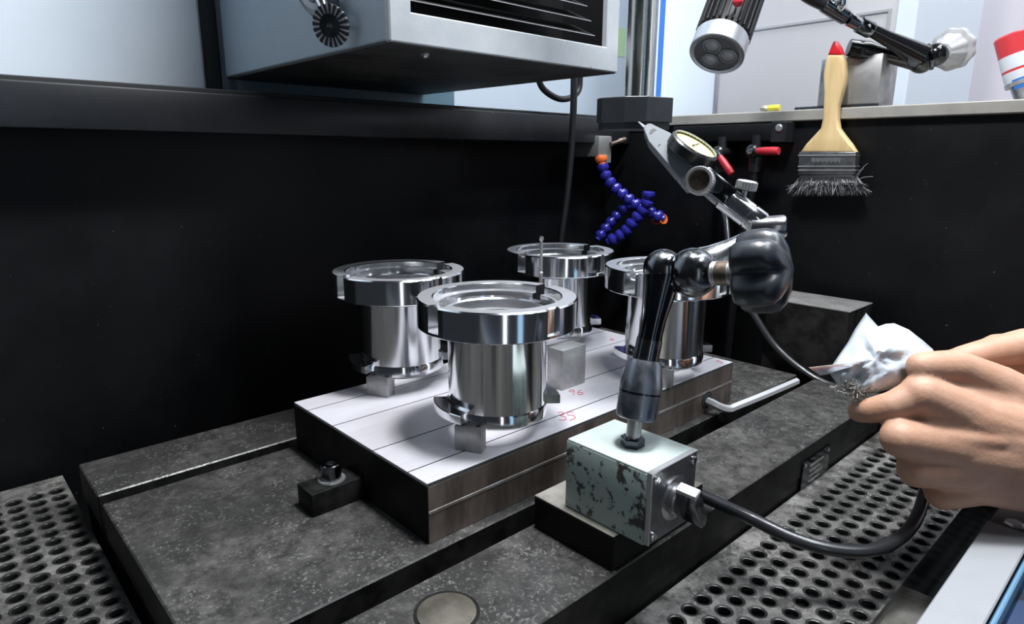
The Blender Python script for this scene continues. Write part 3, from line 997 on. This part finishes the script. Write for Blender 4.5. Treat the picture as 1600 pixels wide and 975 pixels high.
# indicator body: flat plate tapering to the stylus pivot
i0, i1 = at(1017, 208, 436), at(1098, 290, 416)
ia = unit(i1-i0)
ib = unit(np.cross(ia, -fw))          # across the body, towards the dial side
if np.dot(ib, -dn) < 0:
    ib = -ib
Li = np.linalg.norm(i1-i0)
nb = np.cross(ia, ib)
sgn = 1.0 if np.dot(nb, -fw) > 0 else -1.0
poly = [(-1.5, 3.0), (-3, 1.2), (-3, -1.4), (-1.4, -3.4), (8, -6.8), (Li-2, -9.5), (Li, -7), (Li, 5.5), (Li-10, 8), (12, 7.5), (2, 4)]
if sgn < 0:
    poly = poly[::-1]
part('indicator_body', M().prism(poly, i0-fw*0-(-fw)*4.5, ia, ib, 9.0*sgn, 0.5, 1), 'gray_paint', di, ang=15)
part('edge_strip', M().rod(i0+ib*4.5+ia*1, i0+ib*7.6+ia*18, [(0, 1.6), (1, 2.4)], 12), 'chrome', di)
part('bottom_edge', M().rod(i0-ib*4.6+ia*2, i0-ib*9.0+ia*(Li-3), [(0, 1.1), (1, 1.1)], 10), 'chrome', di)
part('pivot_screw', M().lathe([(0.01, 0.8), (2.3, 0.8), (2.3, 0), (0.01, 0)], i0+(-fw)*4.6+ia*1, -fw, 18), 'satin_steel', di)
for q_, w_ in ((12, -3.5), (30, 5.8)):
    part('body_screw', M().lathe([(0.01, 0.6), (1.2, 0.6), (1.2, 0), (0.01, 0)], i0+(-fw)*4.6+ia*q_+ib*w_, -fw, 12), 'satin_steel', di)
TIP = at(997.5, 190.5, 444)
part('stylus', M().rod(i0+ia*-1, TIP, [(0, 1.8), (0.25, 1.7), (0.9, 0.6), (1, 0.45)], 14), 'chrome', di)
dc = at(1085, 228.5, 421)
dax = unit(-dn*0.62+rt*0.40-fw*0.60)          # dial faces up, right and towards the viewer
dax = unit(rt*0.42-dn*0.72-fw*0.58)
bz = part('bezel', M().lathe([(0.01, -6.5), (15.6, -6.5), (16.6, -5.5), (16.6, 0.5), (15.4, 1.6), (14.8, 1.6), (14.6, -0.4), (0.01, -0.4)], dc, dax, 72,
                             rmod=lambda a: 1.0+0.008*math.cos(a*36)), 'black_plastic', di)
part('bezel_rim', M().lathe([(14.7, 1.0), (15.6, 1.3), (15.3, 2.1), (14.7, 2.0)], dc, dax, 60, closed=True), 'dial_rim', bz)
fc = part('dial_face', M().lathe([(0.01, 0.1), (14.7, 0.1), (14.7, -0.3), (0.01, -0.3)], dc, dax, 48), 'dial_face', di)
dx, dy, dz = frame(dax)
tk = M()
for k in range(50):
    a = 2*math.pi*k/50
    u = dx*math.cos(a)+dy*math.sin(a)
    v = np.cross(dz, u)
    L0 = 10.6 if k % 5 == 0 else 11.8
    tk.add([dc+u*L0-v*0.12+dz*0.16, dc+u*13.2-v*0.12+dz*0.16, dc+u*13.2+v*0.12+dz*0.16, dc+u*L0+v*0.12+dz*0.16], [(0, 1, 2, 3)])
part('graduations', tk, 'dial_ink', fc)
part('needle', M().rod(dc+dz*0.5-dx*3, dc+dz*0.5+dx*11+dy*3, [(0, 0.5), (1, 0.15)], 6), 'dial_ink', fc)
part('needle_cap', M().lathe([(0.01, 1), (1, 1), (1, 0)], dc, dax, 12), 'chrome', fc)
part('mount_lug', M().box((-4, -4, -4), (4, 4, 4), 1, 1, ax=np.stack([ia, ib, -fw]), c=at(1093, 252, 419)), 'black_plastic', di)


# ------------------------------------------------------------------ work lamp on a second magnetic arm (right rim)
LR = at(1119, 86, 640)
lax = unit(at(1160, -30, 668)-LR)            # from lens back along the body
lm = thing('work_lamp', LR, 'black finned LED work lamp with silver ring and three lenses', 'lamp')
part('lamp_ring', M().lathe([(22, 0.6), (25.6, 0), (26.6, 1), (26.6, 19), (25.4, 20), (22, 20)], LR, lax, 64, closed=True), 'lamp_ring', lm)
part('lens_plate', M().lathe([(0.01, 2), (22.5, 2), (22.5, 5), (0.01, 5)], LR, lax, 48), 'led_plate', lm)
lx, ly, lz = frame(lax)
for k in range(3):
    a = 2*math.pi*k/3+1.4
    c = LR+(lx*math.cos(a)+ly*math.sin(a))*11.2
    ln = part('lens', M().lathe([(0.01, -0.4), (5, -0.2), (7.6, 1.4), (8.2, 2.6), (0.01, 2.6)], c, lax, 28), 'lens_glass', lm)
    part('lens_ring', M().lathe([(7.8, 0.9), (8.9, 0.9), (8.9, 2.1), (7.8, 2.1)], c, lax, 28, closed=True), 'dial_rim', ln)
part('lamp_core', M().lathe([(0.01, 19.5), (23.5, 19.5), (23.5, 96), (18, 104), (0.01, 104)], LR, lax, 40), 'fin_black', lm)
for k in range(26):
    a = 2*math.pi*k/26
    u = lx*math.cos(a)+ly*math.sin(a)
    part('fin', M().box((23, -0.9, 23), (27.2, 0.9, 95), 0.3, 1, ax=np.stack([u, np.cross(lz, u), lz]), c=LR), 'fin_black', lm)
rb = at(1153, 2, 618)
part('red_button', M().ball(rb, 5.0, 16), 'red_plastic', lm)
part('yoke', M().tube([LR+lax*98, LR+lax*118, at(1215, -55, 690)], 6, 12), 'black_chrome', lm)

bx = 846.0
mg = thing('magnetic_base', (bx+20, 325, 300), 'grey steel magnetic base on the right rim behind the paintbrush', 'magnetic base')
y0_, y1_ = onx(1376, 120, bx)[1], onx(1281, 120, bx)[1]
zt2 = onx(1328, 88, bx)[2]
part('body', M().box((bx, y0_, 304), (bx+52, y1_, zt2), 1.5, 2), 'block_steel', mg)
part('foot_plate', M().box((bx-4, y0_-3, 300.05), (bx+54, y1_+26, 304), 0.6), 'black_chrome', mg)
part('v_notch', M().box((bx-0.4, (y0_+y1_)/2-4, 304), (bx+0.4, (y0_+y1_)/2+10, zt2-3)), 'slab_steel', mg)
pb = at(1343, 82, 762)
part('post', M().rod((pb[0], pb[1], zt2-1), (pb[0], pb[1], zt2+14), [(0, 12), (0.5, 12), (0.55, 9), (1, 9)], 24), 'black_plastic', mg)
part('lower_arm', M().rod(at(1326, 74, 762), at(1440, 96, 752), [(0, 9.5), (0.25, 11), (0.5, 8), (1, 12)], 28), 'gloss_black', mg)
part('elbow_ball', M().ball(at(1440, 93, 748), 14, 24, sq=(1, 1, 1.1)), 'gloss_black', mg)
part('elbow_ring', M().rod(at(1449, 90, 746), at(1456, 88, 744), [(0, 14.2), (0.2, 15), (0.8, 15), (1, 14.2)], 32), 'dark_chrome', mg)
part('clamp_ball', M().ball(at(1462, 86, 743), 13, 24), 'gloss_black', mg)
part('end_cap', M().lathe([(0.01, 1.2), (6, 1.2), (6.4, 0), (0.01, 0)], at(1427, 95, 734.5), unit(-fw*0.9+rt*-.25+dn*.2), 24), 'dark_chrome', mg)
part('upper_arm', M().rod(at(1440, 88, 738), at(1352, 42, 735), [(0, 13), (0.3, 10.5), (0.6, 8), (1, 6.5)], 28), 'gloss_black', mg)
part('arm_joint', M().rod(at(1362, 48, 735), at(1326, 30, 731), [(0, 8), (0.05, 8.8), (0.55, 8.8), (0.6, 7), (1, 7)], 24), 'black_chrome', mg)
part('joint_clip', M().box((-11, -2, -3), (11, 2, 3), 0.6, 1, ax=np.stack([unit(at(1350, 45, 735)-at(1330, 32, 735)), unit(dn), -fw]), c=at(1346, 34, 728)), 'bare_edge', mg)
part('arm_rod', M().rod(at(1326, 30, 731), at(1284, 5, 727), [(0, 5), (0.1, 8), (0.5, 8.4), (0.9, 8), (1, 5)], 24), 'black_chrome', mg)
part('arm_tail', M().tube([at(1290, 8, 727), at(1262, -6, 722), at(1240, -25, 712), at(1215, -55, 690)], 7, 14), 'black_plastic', mg)
part('white_cap', M().ball(at(1313, 4, 722), 8, 14, sq=(1, 1, 1.3)), 'chrome', mg)
ka, kb = at(1462, 86, 743), at(1486, 78, 764)
part('knob_stem', M().rod(ka, kb, [(0, 9), (0.5, 9), (0.55, 8), (1, 8)], 24), 'knob_grey', mg)
part('star_knob', M().rod(at(1472, 82, 750), at(1492, 76, 770), [(0, 10), (0.62, 19), (0.66, 23.6), (0.9, 24.2), (1, 22)], 80, rmod=lobes(9, 0.07)), 'knob_grey', mg, ang=50)

# small yellow roll on the rim
yr = onx(1208, 158, 842)
yt = thing('tape_scrap', (yr[0], yr[1], 300), 'small yellow wrapped scrap lying on the right rim', 'scrap')
part('yellow_wrap', M().rod((yr[0], yr[1]-10, 304.2), (yr[0], yr[1]+6, 304.2), [(0, 3.4), (0.1, 4.2), (0.9, 4.2), (1, 3.4)], 8), 'yellow_tape', yt)
part('grey_end', M().rod((yr[0], yr[1]+6, 304.2), (yr[0], yr[1]+15, 305.2), [(0, 3.0), (0.3, 4.2), (1, 4.0)], 7), 'slab_steel', yt)

# ------------------------------------------------------------------ paintbrush hung on the rim
BXP = 822.0


def bp_(px, py, off=0.0):
    return onx(px, py, BXP-off)


pbz = bp_(1297, 306)
br = thing('paintbrush', pbz, 'paintbrush with red tipped wooden handle hanging on the right wall', 'paintbrush')


def flat(pairs, th, name, mt, parent, bev=2.0):
    """flat body from (left px, right px, y px) rows, standing in the plane x = BXP"""
    L_ = [bp_(a, y) for a, b, y in pairs]
    R_ = [bp_(b, y) for a, b, y in pairs]
    pts = [(p_[1], p_[2]) for p_ in L_]+[(p_[1], p_[2]) for p_ in R_[::-1]]
    return part(name, M().prism(pts[::-1], (BXP-th/2, 0, 0), (0, 1, 0), (0, 0, 1), th, bev, 3), mt, parent, ang=45)


hdl = flat([(1296, 1319, 86), (1292, 1322, 98), (1289, 1323, 115), (1289, 1322, 130), (1290, 1318, 145), (1289, 1312, 165), (1288, 1311, 185),
            (1285, 1313, 200), (1276, 1320, 210), (1262, 1332, 225), (1253, 1340, 238)], 12, 'handle', 'wood', br, 3.0)
flat([(1305, 1309, 65), (1301, 1314, 73), (1296, 1319, 86.5)], 12.2, 'red_tip', 'red_paint', br, 2.5)
fe = flat([(1252.5, 1340.5, 237.5), (1250.5, 1338.5, 273)], 14, 'ferrule', 'ferrule', br, 1.0)
for y_ in (243, 260, 266):
    part('ferrule_band', M().prism([(bp_(1340.5, y_)[1], bp_(1340.5, y_)[2]-0.8), (bp_(1251, y_)[1], bp_(1251, y_)[2]-0.8),
                                    (bp_(1251, y_)[1], bp_(1251, y_)[2]+0.8), (bp_(1340.5, y_)[1], bp_(1340.5, y_)[2]+0.8)][::-1],
                                   (BXP-8, 0, 0), (0, 1, 0), (0, 0, 1), 16, 0.2, 1), 'satin_steel', fe)
for k in range(14):
    a, b_ = 1272+k*3.3, 1274+k*3.3
    part('stamped_mark', M().box((BXP-7.4, bp_(b_, 250)[1], bp_(a, 252+2*(k % 2))[2]), (BXP-6.9, bp_(a, 250)[1], bp_(a, 247)[2])), 'satin_steel', fe)
flat([(1252, 1337, 272), (1248, 1338, 285), (1250, 1332, 296)], 13, 'bristle_core', 'bristle', br, 3.0)


def hairs(n_, spread, seed, wid):
    rnd = random.Random(seed)
    m = M()
    for k in range(n_):
        u = rnd.random()
        x_ = 1253+u*84
        a = bp_(x_, 272, rnd.uniform(-6, 6))
        sp = (u-0.5)*2*spread+rnd.gauss(0, 7)
        b_ = bp_(x_+sp*0.45, 287+rnd.uniform(-2, 3), rnd.uniform(-9, 9))
        c = bp_(x_+sp, 297+rnd.uniform(-10, 11), rnd.uniform(-14, 14))
        wv = V([0, wid, wid*0.3])
        m.add([a-wv, a+wv, b_+wv, b_-wv, c], [(0, 1, 2, 3), (3, 2, 4)])
    return m


part('bristles', hairs(2200, 12, 3, 0.45), 'bristle', br, kind='stuff', ang=None)
part('dusty_bristles', hairs(800, 14, 5, 0.45), 'bristle_tip', br, kind='stuff', ang=None)
hh = M()
for (x0_, y0__, x1_, y1__) in ((1337, 276, 1356, 255), (1337, 282, 1364, 276), (1335, 290, 1362, 300), (1338, 280, 1350, 262), (1254, 288, 1228, 297), (1255, 280, 1232, 294)):
    hh.tube([bp_(x0_, y0__), bp_((x0_+x1_)/2, (y0__+y1__)/2-2), bp_(x1_, y1__)], 0.35, 4, 4)
part('stray_bristles', hh, 'bristle_tip', br, kind='stuff')

# ------------------------------------------------------------------ black manifold, red valves, coolant hoses
mf = thing('manifold_bar', (820, 465, 262), 'black manifold bar with end screw on the right wall', 'manifold')
ya, yb = onx(1228, 200, 812)[1], onx(1052, 190, 812)[1]
part('bar', M().box((812, ya, 263), (838, yb, 284), 1, 2), 'tank_black', mf)
yc = onx(1206, 200, 812)[1]
part('end_bracket', M().box((810.5, ya-0.5, 261), (838, yc, 285.5), 0.6), 'ledge_black', mf)
sc = onx(1217, 200, 810)
part('bracket_screw', M().lathe([(0.01, 2), (3.5, 2), (4.6, 1), (4.6, 0)], (810.5, sc[1], sc[2]), (-1, 0, 0), 18), 'satin_steel', mf)


def valve(px, py, hx, hy, label):
    c = onx(px, py, 812)
    v = thing('valve', c, label, 'valve', 'red handled valves on the right wall')
    part('valve_body', M().lathe([(0.01, 12), (5.5, 12), (8, 10), (8, -20), (0.01, -20)], c, (-1, 0, 0), 20).rod(c+V([2, 0, 20]), c+V([2, 0, -26]), [(0, 6), (0.6, 6), (0.62, 8), (1, 8)], 16),
         'black_plastic', v)
    part('stem_nut', M().lathe([(0.01, 3), (4.2, 3), (4.2, 0)], c+V([-12, 0, 0]), (-1, 0, 0), 6), 'satin_steel', v)
    e = onx(hx, hy, 800)
    s_ = c+V([-11, 0, 0])
    part('handle', M().tube([s_+(e-s_)*0.18, s_+(e-s_)*0.45, s_+(e-s_)*0.8, e], [3.6, 4.8, 5.2, 4.6], 12), 'red_plastic', v)
    part('handle_neck', M().rod(s_, s_+(e-s_)*0.28, [(0, 4.2), (1, 3.6)], 12), 'black_plastic', v)
    return c


v1 = valve(1127, 238, 1143, 272, 'valve with red lever pointing down, beside the dial indicator')
v2 = valve(1180, 236, 1217, 236, 'valve with red lever pointing sideways, near the paintbrush')
for c, lb, xx in ((v1, 'dark tube dropping from the downward red valve', 0), (v2, 'dark tube dropping from the sideways red valve', 0)):
    if c is v2:
        solo('tube', M().tube([c+V([2, 0, -20]), c+V([1, 2, -60]), c+V([0, 10, -140]), c+V([0, 15, -260]), c+V([-3, 16, -370])], 6, 12), 'rubber', lb, 'tube')

# long black air hose: valve -> along tank end -> loops back past the hand to the table side
hose = M().tube([v1+V([2, 0, -20]), v1+V([-10, 0, -50]), onx(1133, 340, 765), onx(1140, 400, 740), onx(1157, 455, 732), onx(1180, 495, 731.5), onx(1213, 543, 731.5),
                 onx(1262, 584, 731.5), onx(1312, 607, 731.5), (733, 215, -5), (712, 203, -6), (660, 176, -4), at(1425, 690, 575), at(1446, 735, 520), at(1441, 785, 470),
                 at(1418, 830, 437), at(1370, 858, 420), at(1310, 860, 418), at(1240, 842, 424), at(1170, 808, 438), at(1108, 780, 459), at(1060, 757, 479)],
                [4.0]*11+[4.3]*11, 16, 6)
solo('air_hose', hose, 'hose_rubber', 'long black hose looping across the perforated panel in front of the hand', 'hose', ang=60)

ft = ony(940, 230, 640)
f_ = thing('hose_fitting', ft, 'grey metal hose fitting block under the back ledge', 'fitting')
part('block', M().box((ft[0]-16, 632, ft[2]-14), (ft[0]+14, 690, ft[2]+16), 2, 2), 'block_steel', f_)
part('valve_stem', M().rod(ft+V([8, -10, 4]), ony(976, 218, 628), [(0, 3.5), (0.5, 3.0), (0.6, 4.5), (1, 4.0)], 12), 'brass_worn', f_)
part('union_nut', M().lathe([(0.01, 0), (8, 0), (8, 10), (0.01, 10)], ft+V([0, -8, -22]), n=6), 'block_steel', f_)


def locline(pts, depth, label, r_=7.6, orange_end=None, orange_start=False):
    P_ = [at(x_, y_, depth+dd) for x_, y_, dd in pts]
    h = thing('coolant_hose', P_[0], label, 'coolant hose', 'blue segmented coolant hoses')
    # resample evenly
    seg = [np.linalg.norm(P_[i+1]-P_[i]) for i in range(len(P_)-1)]
    tot = sum(seg)
    n_ = max(2, int(tot/12.0))
    cum = np.concatenate([[0], np.cumsum(seg)])

    def pos(s_):
        i = min(np.searchsorted(cum, s_, side='right')-1, len(seg)-1)
        t_ = (s_-cum[i])/seg[i]
        return P_[i]*(1-t_)+P_[i+1]*t_
    for k in range(n_):
        a, b_ = pos(tot*k/n_), pos(tot*(k+1)/n_)
        col = 'orange_plastic' if (orange_start and k == 0) else 'blue_plastic'
        part('segment', M().rod(a, b_+(b_-a)*0.1, [(0, r_*0.72), (0.1, r_*0.95), (0.35, r_), (0.62, r_*0.86), (0.75, r_*0.6), (0.98, r_*0.58), (1, r_*0.5)], 14), col, h)
    if orange_end:
        e = at(orange_end[0], orange_end[1], depth)
        part('nozzle', M().rod(P_[-1], e, [(0, r_*0.8), (0.5, r_*0.72), (1, r_*0.5)], 14), 'orange_plastic', h)
    return h


locline([(938, 244, 0), (941, 258, 0), (946, 276, 0), (959, 292, 0), (978, 308, -4), (996, 322, -8), (1018, 333, -14), (1037, 342, -20)], 955,
        'blue segmented coolant hose hanging from the metal fitting to an orange nozzle', 9.2, (1022, 346), True)
locline([(1014, 299, -30), (1012, 316, -26), (1004, 331, -20), (990, 345, -16), (980, 361, -10), (966, 370, -6), (950, 378, 0)], 950,
        'blue segmented coolant hose with upright ball end, crossing in front', 9.4)
locline([(986, 318, 14), (972, 328, 14), (958, 343, 12), (946, 357, 10), (934, 374, 8)], 965, 'blue segmented coolant hose slanting down left behind the crossing', 8.4)

# ------------------------------------------------------------------ spray can leaning beyond the rim
s0, s1 = at(1612, 178, 790), at(1580, 55, 790)
ca_ = unit(s1-s0)
cn = thing('spray_can', s0, 'tilted white spray can with red cap behind the right rim', 'spray can')
Lc = np.linalg.norm(s1-s0)
part('cone', M().lathe([(0.01, 0), (12, 0), (14, 34), (15, 40)], s0, ca_, 32), 'lamp_ring', cn)
part('shoulder', M().lathe([(14, 36), (19, 37), (19, 42), (14, 42)], s0, ca_, 32, closed=True), 'satin_steel', cn)
part('body', M().lathe([(0.01, 41), (17.5, 41), (18.5, 46), (18.0, Lc-24), (0.01, Lc-24)], s0, ca_, 40), 'can_label', cn)
part('cap', M().lathe([(0.01, Lc-24.5), (18.2, Lc-24.5), (18.2, Lc-2), (16.5, Lc), (0.01, Lc)], s0, ca_, 40), 'can_red', cn)


part('label_stripe', M().lathe([(18.0, Lc-44), (18.35, Lc-44), (18.35, Lc-41), (18.0, Lc-41)], s0, ca_, 40, closed=True), 'can_red', cn)
part('label_patch', M().lathe([(17.9, Lc-66), (18.4, Lc-66), (18.4, Lc-54), (17.9, Lc-54)], s0, ca_, 10, closed=True, a0=150, a1=215), 'blue_stripe', cn)
part('label_patch', M().lathe([(17.9, Lc-66), (18.4, Lc-66), (18.4, Lc-54), (17.9, Lc-54)], s0, ca_, 10, closed=True, a0=-30, a1=35), 'blue_stripe', cn)


# ------------------------------------------------------------------ plastic packet
def packet():
    outline = [(1353, 489), (1363, 500), (1372, 510), (1384, 506), (1397, 505), (1420, 515), (1442, 532), (1458, 546), (1462, 570), (1452, 594),
               (1425, 600), (1398, 607), (1372, 613), (1347, 617), (1326, 612), (1310, 603), (1302, 592), (1297, 584), (1281, 587), (1263, 574), (1280, 575),
               (1296, 577), (1310, 556), (1324, 536), (1336, 514)]
    D = 446.0
    ctr = V([1368, 562])
    nr = 12
    vv, ff = [], []
    N_ = []
    for i in range(len(outline)):
        a, b_ = V(outline[i], dtype=float), V(outline[(i+1) % len(outline)], dtype=float)
        for s_ in range(3):
            N_.append(a+(b_-a)*s_/3)
    n_ = len(N_)
    for side in (-1, 1):
        for k in range(nr+1):
            t_ = k/nr
            for p_ in N_:
                q_ = p_*(t_)+ctr*(1-t_)
                bulge = (1-t_**2.2)**0.6*17
                wr_ = mnoise.noise(Vector((q_[0]*0.045, q_[1]*0.045, side*3.1)))*6 + mnoise.noise(Vector((q_[0]*0.11, q_[1]*0.11, side*7.7)))*2.6
                fold = abs(mnoise.noise(Vector((q_[0]*0.03+q_[1]*0.02, q_[0]*0.012-q_[1]*0.03, side*1.3))))*7
                off = bulge*(1 if side > 0 else 0.75)*1.0+(wr_-fold)*0.7*(1-t_**4)
                tilt = (q_[0]-ctr[0])*0.05
                vv.append(at(q_[0], q_[1], D-side*off+tilt*-1.0+(q_[1]-ctr[1])*-0.12))
    for s_ in range(2):
        b0 = s_*(nr+1)*n_
        for k in range(nr):
            for i in range(n_):
                j = (i+1) % n_
                ff.append((b0+k*n_+i, b0+k*n_+j, b0+(k+1)*n_+j, b0+(k+1)*n_+i))
    b0, b1_ = nr*n_, (nr+1)*n_+nr*n_
    for i in range(n_):
        j = (i+1) % n_
        ff.append((b0+i, b0+j, b1_+j, b1_+i))
    return M().add(vv, ff)


pk = thing('plastic_packet', at(1370, 600, 430), 'crumpled translucent plastic packet held between the two hands', 'packet')
part('film', packet(), 'film', pk, ang=50)
fb = M()
rnd = random.Random(11)
for k in range(260):
    px, py = rnd.gauss(1343, 12), rnd.gauss(605, 7)
    p0_ = at(px, py, 438+rnd.uniform(-6, 4))
    d_ = V([rnd.gauss(0, 2.4), rnd.gauss(0, 2.4), rnd.gauss(0, 2.4)])
    fb.tube([p0_, p0_+d_*0.5+V([0, 0, rnd.uniform(-1, 1)]), p0_+d_], 0.3, 4, 3)
part('torn_fibres', fb, 'dirt_fibre', pk, kind='stuff')


# ------------------------------------------------------------------ hands
def capsule(m, p0, p1, r0, r1, n=16):
    """tapered round-ended limb"""
    p0, p1 = V(p0, dtype=float), V(p1, dtype=float)
    L = np.linalg.norm(p1-p0)
    if L < 1e-6:
        return m.ball(p0, r0, n)
    pr = []
    for k in range(5):
        a = math.pi/2*k/4
        pr.append((max(0.02, r0*math.sin(a)), -r0*math.cos(a)))
    for k in range(5):
        a = math.pi/2*k/4
        pr.append((max(0.02, r1*math.cos(a)), L+r1*math.sin(a)))
    return m.lathe(pr, p0, (p1-p0)/L, n)


def chain(m, pts, rads):
    for i in range(len(pts)-1):
        capsule(m, pts[i], pts[i+1], rads[i], rads[i+1])


def skin_mesh(name, m, parent, voxel=1.5, smooth=7, label=None):
    org = ORG[parent]
    me = bpy.data.meshes.new(name)
    me.from_pydata([tuple((V(p_)-org)*MM) for p_ in m.v], [], m.f)
    bm = bmesh.new()
    bm.from_mesh(me)
    bmesh.ops.recalc_face_normals(bm, faces=bm.faces[:])
    bm.to_mesh(me)
    bm.free()
    o = bpy.data.objects.new(name, me)
    COL.objects.link(o)
    rm = o.modifiers.new('remesh', 'REMESH')
    rm.mode = 'VOXEL'
    rm.voxel_size = voxel*MM
    sm = o.modifiers.new('smooth', 'SMOOTH')
    sm.factor = 0.5
    sm.iterations = smooth
    dg = bpy.context.evaluated_depsgraph_get()
    me2 = bpy.data.meshes.new_from_object(o.evaluated_get(dg))
    o.modifiers.clear()
    o.data = me2
    me2.polygons.foreach_set('use_smooth', [True]*len(me2.polygons))
    me2.materials.clear()
    me2.materials.append(MATS['skin'])
    o.parent = parent
    ORG[o] = org
    return tag(o, label)


ps = thing('person', at(1700, 760, 430), 'bare hands of a person reaching in from the right, holding the packet', 'person')
# near (left) hand: back of the hand towards the camera
h = M()
WR = at(1660, 722, 432)
FA = at(1960, 850, 420)
chain(h, [WR, FA], [30, 42])
chain(h, [at(1640, 695, 432), at(1960, 800, 425)], [26, 38])
MC = {'i': at(1440, 616, 420), 'm': at(1407, 684, 418), 'r': at(1432, 733, 424), 'p': at(1474, 770, 434)}
for k, r_ in (('i', 13.5), ('m', 12.5), ('r', 12), ('p', 11.5)):
    chain(h, [at(1640, 715, 434), MC[k]], [25, r_])
for (a_, ra, b_, rb_) in ((at(1620, 690, 430), 24, at(1500, 650, 424), 17), (at(1640, 720, 430), 26, at(1500, 705, 424), 17), (at(1650, 750, 432), 25, at(1530, 750, 430), 16),
                          (at(1450, 655, 424), 13, at(1600, 700, 424), 20), (at(1455, 720, 426), 13, at(1600, 730, 426), 20)):
    chain(h, [a_, b_], [ra, rb_])
chain(h, [MC['i'], at(1396, 634, 424), at(1362, 641, 432), at(1343, 643, 444)], [12.0, 9.6, 8.6, 7.6])
chain(h, [MC['m'], at(1402, 692, 452), at(1424, 682, 470), at(1442, 668, 462)], [12.3, 9.8, 9, 7.5])
chain(h, [MC['r'], at(1428, 738, 456), at(1446, 724, 474), at(1460, 708, 466)], [11.8, 9.6, 8.6, 7.4])
chain(h, [MC['p'], at(1470, 768, 460), at(1482, 752, 474), at(1490, 738, 468)], [10.8, 8.8, 8, 7])
chain(h, [at(1640, 665, 440), at(1560, 608, 436), at(1492, 574, 426), at(1441, 573, 422)], [23, 16, 11.8, 9.8])
chain(h, [at(1600, 650, 438), at(1490, 618, 428)], [20, 13])
# tendons on the back of the hand
chain(h, [at(1425, 680, 415), at(1560, 690, 412)], [7.0, 6.0])
chain(h, [at(1450, 728, 421), at(1570, 716, 414)], [7.0, 6.0])
skin_mesh('hand', h, ps, 1.5, 6, 'near hand with curled fingers and thumb on the packet')
# far (right) hand: palm side behind the packet
h = M()
chain(h, [at(1720, 560, 478), at(1990, 640, 470)], [29, 40])
for (a, r_) in ((at(1560, 548, 486), 13), (at(1545, 578, 492), 12.5), (at(1548, 610, 496), 12), (at(1560, 640, 498), 11)):
    chain(h, [at(1700, 565, 482), a], [24, r_])
chain(h, [at(1560, 548, 486), at(1490, 566, 484), at(1452, 584, 476), at(1432, 590, 466)], [12, 9.8, 8.6, 7.2])
chain(h, [at(1545, 578, 492), at(1478, 596, 490), at(1446, 608, 478), at(1430, 612, 468)], [12, 9.8, 8.6, 7.4])
chain(h, [at(1548, 610, 496), at(1490, 625, 494), at(1462, 634, 484), at(1448, 638, 474)], [11.5, 9.4, 8.3, 7.2])
chain(h, [at(1560, 640, 498), at(1512, 650, 494), at(1490, 656, 484), at(1478, 660, 476)], [10.5, 8.6, 7.6, 6.8])
chain(h, [at(1690, 548, 474), at(1604, 541, 466), at(1540, 552, 462), at(1502, 561, 460)], [20, 13.2, 10.4, 9.2])
skin_mesh('hand', h, ps, 1.6, 6, 'far hand mostly hidden behind the near hand and packet')
